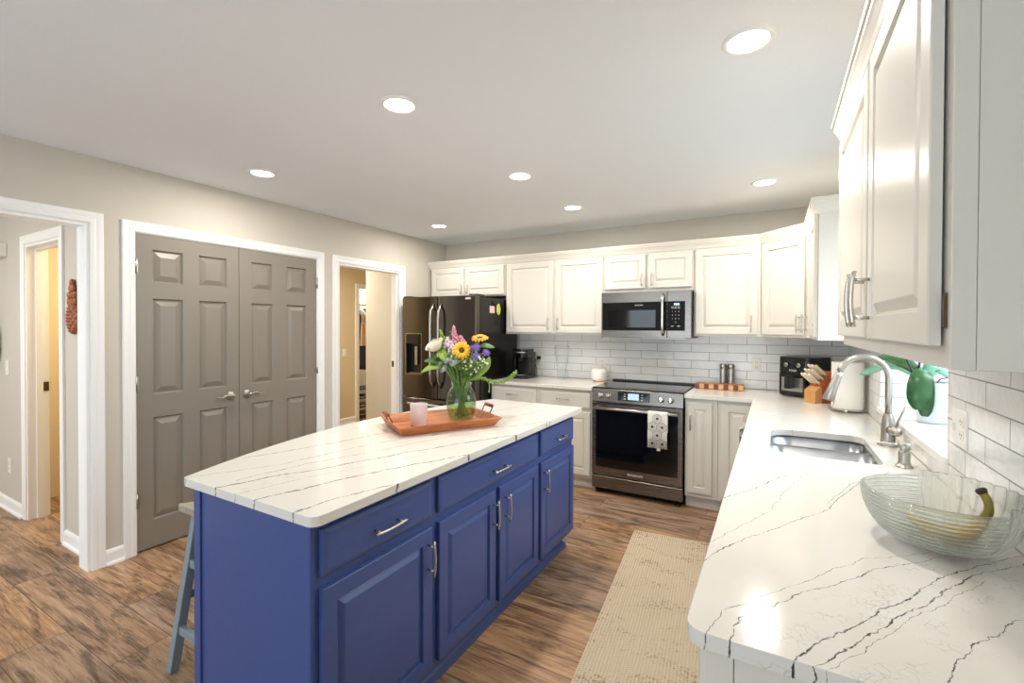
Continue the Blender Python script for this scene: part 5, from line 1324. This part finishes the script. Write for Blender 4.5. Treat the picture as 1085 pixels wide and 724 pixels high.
pth = smooth([V((VX-.03, VY, VZ+.03)), V((VX+.04, VY-.005, VZ+.195)), onray(-1.42, 1.162, 2.1), onray(-1.35, 1.165, 2.1), onray(-1.26, 1.152, 2.1), onray(-1.20, 1.18, 2.1), onray(-1.165, 1.212, 2.1)], 6)
t.part(MB().tube(pth, .0022, 7), 'stem', 'leaf_lime')
b = MB()
for p in pth[11:]:
    for k in range(5): b.ball(p+V((random.uniform(-.008, .008), random.uniform(-.006, .006), random.uniform(-.007, .007))), random.uniform(.0035, .006), seg=6, rings=4)
t.part(b, 'catkins', 'leaf_lime')
b = MB(); q = onray(-1.345, 1.16, 2.1)
b.tube(smooth([q, q+V((.02, 0, -.025)), q+V((.018, 0, -.06))], 4), .0028, 6); b.ball(q+V((.018, 0, -.062)), .006, seg=6, rings=4); t.part(b, 'side_shoot', 'leaf_lime')

# ------------------------------------------------------------------ orchid on the sill
SZ = WZ0+.0275; OX, OY = .632, 2.79
t = Thing('flower_pot', 'white tapered flower pot standing on the window sill', 'pot', (OX, OY, SZ))
t.part(MB().lathe([(0, .004), (.05, .0), (.056, .003), (.060, .05), (.0605, .056), (.063, .058), (.073, .185), (.069, .186), (.060, .16), (0, .158)], (OX, OY, SZ), 36), 'pot', 'pot_white', smooth=35)
b = MB()
for k in range(64):
    an = random.uniform(0, 2*pi); r_ = random.uniform(0, .052); b.ball((OX+r_*cos(an), OY+r_*sin(an), SZ+.165+random.uniform(0, .014)), random.uniform(.006, .013), random.uniform(.005, .010), random.uniform(.004, .007), 7, 4)
t.part(b, 'bark_chips', 'bark')
def orr(x, z, y): return onray(x, z, y, 2.78)
t = Thing('orchid', 'orchid with broad dark green leaves growing in the white sill pot', 'orchid', (OX, OY, SZ+.165))
lt = NT('orchid_leaf'); o = lt.obj(); lt.set(Base_Color=lt.mix(lt.noise(o, 22, 3), lin((28, 74, 40)), lin((58, 108, 54))), Roughness=.32); M['orchid_leaf'] = lt.m
lt = NT('orchid_leaf_pale'); o = lt.obj(); lt.set(Base_Color=lt.mix(lt.noise(o, 22, 3), lin((96, 158, 130)), lin((132, 184, 156))), Roughness=.4); M['orchid_leaf_pale'] = lt.m
shp = lambda s_: max(.05, sin(pi*min(1, s_*.86+.10))**.6)
crown = V((OX-.03, OY-.02, SZ+.205))
def oleaf(pts, w, m, up, fold=.18): t.part(MB().leaf(smooth([crown]+pts, 5), w, up, fold, shape=shp), 'leaf', m)
oleaf([orr(.52, 1.268, 2.83), orr(.46, 1.262, 2.90), orr(.40, 1.235, 2.96), orr(.365, 1.228, 3.0)], .044, 'orchid_leaf_pale', V((-.3, -.5, .8)))
oleaf([orr(.54, 1.275, 2.82), orr(.50, 1.297, 2.86), orr(.455, 1.308, 2.92), orr(.425, 1.300, 2.96)], .030, 'orchid_leaf', V((-.3, -.6, .6)))
def hang(pts, w, m, fold=.2):
    t.part(MB().leaf(smooth(pts, 5), w, toC(pts[2]), fold, shape=lambda s_: max(.10, sin(pi*min(1, s_*.80+.14))**.7)), 'leaf', m)
hang([orr(.598, 1.245, 2.72), orr(.590, 1.215, 2.69), orr(.583, 1.16, 2.675), orr(.578, 1.11, 2.67), orr(.584, 1.068, 2.675)], .044, 'orchid_leaf')
hang([orr(.60, 1.235, 2.735), orr(.602, 1.20, 2.715), orr(.602, 1.14, 2.705), orr(.604, 1.08, 2.705), orr(.603, 1.038, 2.705)], .034, 'orchid_leaf')
oleaf([orr(.63, 1.265, 2.80), orr(.655, 1.262, 2.80), orr(.69, 1.225, 2.80)], .034, 'orchid_leaf_pale', V((-.2, -.7, .7)))
b = MB()
b.tube([orr(.566, 1.215, 2.78), orr(.545, 1.275, 2.78), orr(.525, 1.33, 2.78), V((.515, 2.8, 1.52))], .0042, 8); b.tube([orr(.578, 1.215, 2.80), orr(.583, 1.29, 2.80), V((.588, 2.82, 1.5))], .0042, 8)
t.part(b, 'flower_spike', 'orchid_stake', label='dark upright stems')
b = MB(); b.tube(smooth([crown+V((.04, 0, -.02)), orr(.66, 1.215, 2.76), orr(.69, 1.222, 2.74)], 4), .003, 7); b.tube(smooth([crown+V((.02, -.02, -.02)), orr(.60, 1.21, 2.7), orr(.61, 1.18, 2.69)], 4), .003, 7); t.part(b, 'aerial_root', 'bark')
solo('small_bottle', MB().lathe([(0, .002), (.03, 0), (.032, .004), (.032, .075), (.024, .095), (.012, .105), (.012, .12), (0, .121)], (.725, 2.62, SZ), 24), 'vessel_blue', 'small grey-blue bottle mostly hidden behind the orchid pot', 'bottle', (.725, 2.62, SZ), smooth=40)

# ------------------------------------------------------------------ hall and mudroom things
t = Thing('pineapple_plaque', 'carved brown wooden pineapple hanging on the hall wall', 'wall decoration', (-3.905, HY, 1.39))
b = MB(); n1, n2 = 64, 40; vs = []; fs = []; pc = V((-3.905, HY-.004, 1.495))
for i in range(n1+1):
    ph = pi*i/n1
    for k in range(n2+1):
        a = pi*k/n2; rx = .072*sin(ph)**.75; x = -rx*cos(a); y = -.036*sin(a)*sin(ph)**.6; z = -.105*cos(ph)
        g = abs(sin((x*1.0+z)*75))*abs(sin((x*1.0-z)*75)); y *= .62+.5*g
        vs.append(pc+V((x, y, z)))
for i in range(n1):
    for k in range(n2): a = i*(n2+1)+k; fs.append((a, a+1, a+n2+2, a+n2+1))
b.add(vs, fs, True); t.part(b, 'fruit', 'pineapple_wood')
b = MB()
for r_, (z, w_, n) in enumerate(((1.598, .060, 3), (1.640, .058, 3), (1.685, .046, 2), (1.72, .02, 1))):
    for k in range(n):
        x = -3.905+(k-(n-1)/2)*w_*.72; b.ball((x, HY-.014, z), .024, .013, .026, 10, 6, Matrix.Rotation((k-(n-1)/2)*-.5, 3, 'Y').transposed())
t.part(b, 'crown_leaves', 'pineapple_wood')
solo('chime_box', MB().box(-5.56, HY-.055, 1.985, -5.235, HY-.0005, 2.09), 'plate_white', 'white chime box high on the hall wall at the left edge', 'door chime', (-5.4, HY, 2.0), bevel=.005)
outlet('white light switch on the hall wall left of the white doorway', (-5.243, HY-.0005, 1.115), (1, 0, 0), (0, -1, 0), kind='light switch')
outlet('white outlet low on the hall wall left of the white doorway', (-5.205, HY-.0005, .345), (1, 0, 0), (0, -1, 0))
t = Thing('wreath', 'green leafy wreath on the hall wall at the left picture edge', 'wreath', (-5.63, HY, 1.3))
b = MB(); b.tube([(-5.63+.19*cos(2*pi*i/40), HY-.03, 1.31+.19*sin(2*pi*i/40)) for i in range(40)], .018, 8, closed=True); t.part(b, 'ring', 'bark')
b = MB()
for i in range(150):
    an = random.uniform(0, 2*pi); p = V((-5.63+.19*cos(an), HY-.03, 1.31+.19*sin(an))); d = V((cos(an+random.uniform(-1, 1)), -random.uniform(.05, .6), sin(an+random.uniform(-1, 1)))).normalized(); L = random.uniform(.05, .10)
    if p.y+d.y*L > HY-.004: continue
    b.leaf([p, p+d*L*.5, p+d*L+V((0, 0, -.01))], .016, (0, -1, 0), .2)
t.part(b, 'leaves', 'leaf_green')
outlet('white light switch on the cream mudroom wall beside the closet doorway', (-5.4995, 4.665, 1.06), (0, 1, 0), (1, 0, 0), kind='light switch')
# closet: rail, coats, bag, shoe rack
b = MB(); b.tube([(-5.85, 4.785, 1.80), (-5.85, 5.995, 1.80)], .014, 12); solo('closet_rail', b, 'nickel', 'metal clothes rail across the closet', 'clothes rail', (-5.85, 5.4, 1.8))
def coat(label, y, z0, z1, w_, m, ph):
    t = Thing('coat', label, 'coat', (-5.85, y, z0), 'clothes on the closet rail'); n = 10; vs = []; fs = []; mm = 18
    for i in range(n+1):
        s_ = i/n; z = z1+(z0-z1)*s_; ww = w_*(.25+.75*min(1, s_*4.5)); th = .024+.018*s_
        for k in range(mm):
            a = 2*pi*k/mm; q = 1+.13*sin(5*a+ph)*s_; vs.append((-5.85+ww*cos(a)*q, y+th*sin(a)*q, z))
    for i in range(n):
        for k in range(mm): l = (k+1) % mm; fs.append((i*mm+k, i*mm+l, (i+1)*mm+l, (i+1)*mm+k))
    fs += [tuple(range(mm)), tuple(range(n*mm, n*mm+mm))]
    t.part(MB().add(vs, fs, True), 'cloth', m)
    t.part(MB().tube([(-5.85, y, z1-.01), (-5.85, y, 1.775), (-5.868, y, 1.795), (-5.862, y, 1.818), (-5.842, y, 1.818), (-5.834, y, 1.803)], .003, 8), 'hanger_hook', 'nickel')
    return t
coat('dark coat hanging at the left in the closet', 5.15, 1.15, 1.74, .17, 'coat_dark', 0)
coat('light grey coat hanging between two dark coats in the closet', 5.263, 1.28, 1.74, .18, 'coat_grey', 1)
coat('long dark coat hanging at the right in the closet', 5.375, .74, 1.74, .17, 'coat_dark', 2)
t = Thing('tote_bag', 'peach tote bag hanging in front of the coats in the closet', 'bag', (-5.62, 5.17, 1.14))
t.part(MB().hexa([(-5.67, 5.10, 1.14), (-5.615, 5.10, 1.14), (-5.615, 5.27, 1.14), (-5.67, 5.27, 1.14)], [(-5.655, 5.115, 1.50), (-5.63, 5.115, 1.50), (-5.63, 5.18, 1.50), (-5.655, 5.18, 1.50)]), 'bag_body', 'bag_peach', bevel=.012, seg=3)
t.part(MB().tube(smooth([V((-5.642, 5.125, 1.49)), V((-5.66, 5.14, 1.62)), V((-5.68, 5.15, 1.66)), V((-5.66, 5.165, 1.62)), V((-5.642, 5.175, 1.49))], 5), .006, 8), 'strap', 'bag_peach')
t = Thing('shoe_rack', 'dark shoe rack on the closet floor', 'shoe rack', (-5.9, 5.35, 0))
b = MB()
for z in (.03, .17, .31, .45): b.box(-6.05, 5.05, z-.012, -5.68, 5.70, z)
t.part(b, 'shelf', 'black_plastic')
b = MB()
for y in (5.04, 5.70): b.box(-6.05, y-.012, 0, -5.68, y, .47)
t.part(b, 'side', 'black_plastic')
def shoe(label, y, z, m):
    t = Thing('shoe', label, 'shoe', (-5.83, y, z), 'shoes on the closet rack'); b = MB(); n = 10; vs = []; fs = []; mm = 12
    for i in range(n+1):
        s_ = i/n; x = -5.96+.25*s_; hh = (.075-.045*min(1, max(0, (s_-.25)/.45))) if s_ > .02 else .05; ww = .036+.006*sin(pi*s_) if .02 < s_ < .98 else .015
        if s_ > .9: hh *= .6; 
        for k in range(mm): a = 2*pi*k/mm; vs.append((x, y+ww*cos(a), z+.014+hh*.5+hh*.5*sin(a)))
    for i in range(n):
        for k in range(mm): l = (k+1) % mm; fs.append((i*mm+k, i*mm+l, (i+1)*mm+l, (i+1)*mm+k))
    fs += [tuple(range(mm)), tuple(range(n*mm, n*mm+mm))]
    t.part(b.add(vs, fs, True), 'upper', m)
    t.part(MB().prism(rpoly([(-5.965, y-.036), (-5.705, y-.038), (-5.705, y+.038), (-5.965, y+.036)], .03), z+.0005, z+.017), 'sole', 'ceramic_white')
for r_, (z, ws) in enumerate(((.03, ('shoe_red', 'shoe_red')), (.17, ('shoe_tan', 'shoe_tan')), (.31, ('shoe_dark', 'shoe_dark')))):
    cn = ('red-brown', 'tan', 'dark')[r_]; sh_ = ('bottom', 'middle', 'top')[r_]
    for k, m in enumerate(ws): shoe('%s %s shoe on the %s shelf of the closet rack' % (('left', 'right')[k], cn, sh_), 5.115+.10*k, z, m)
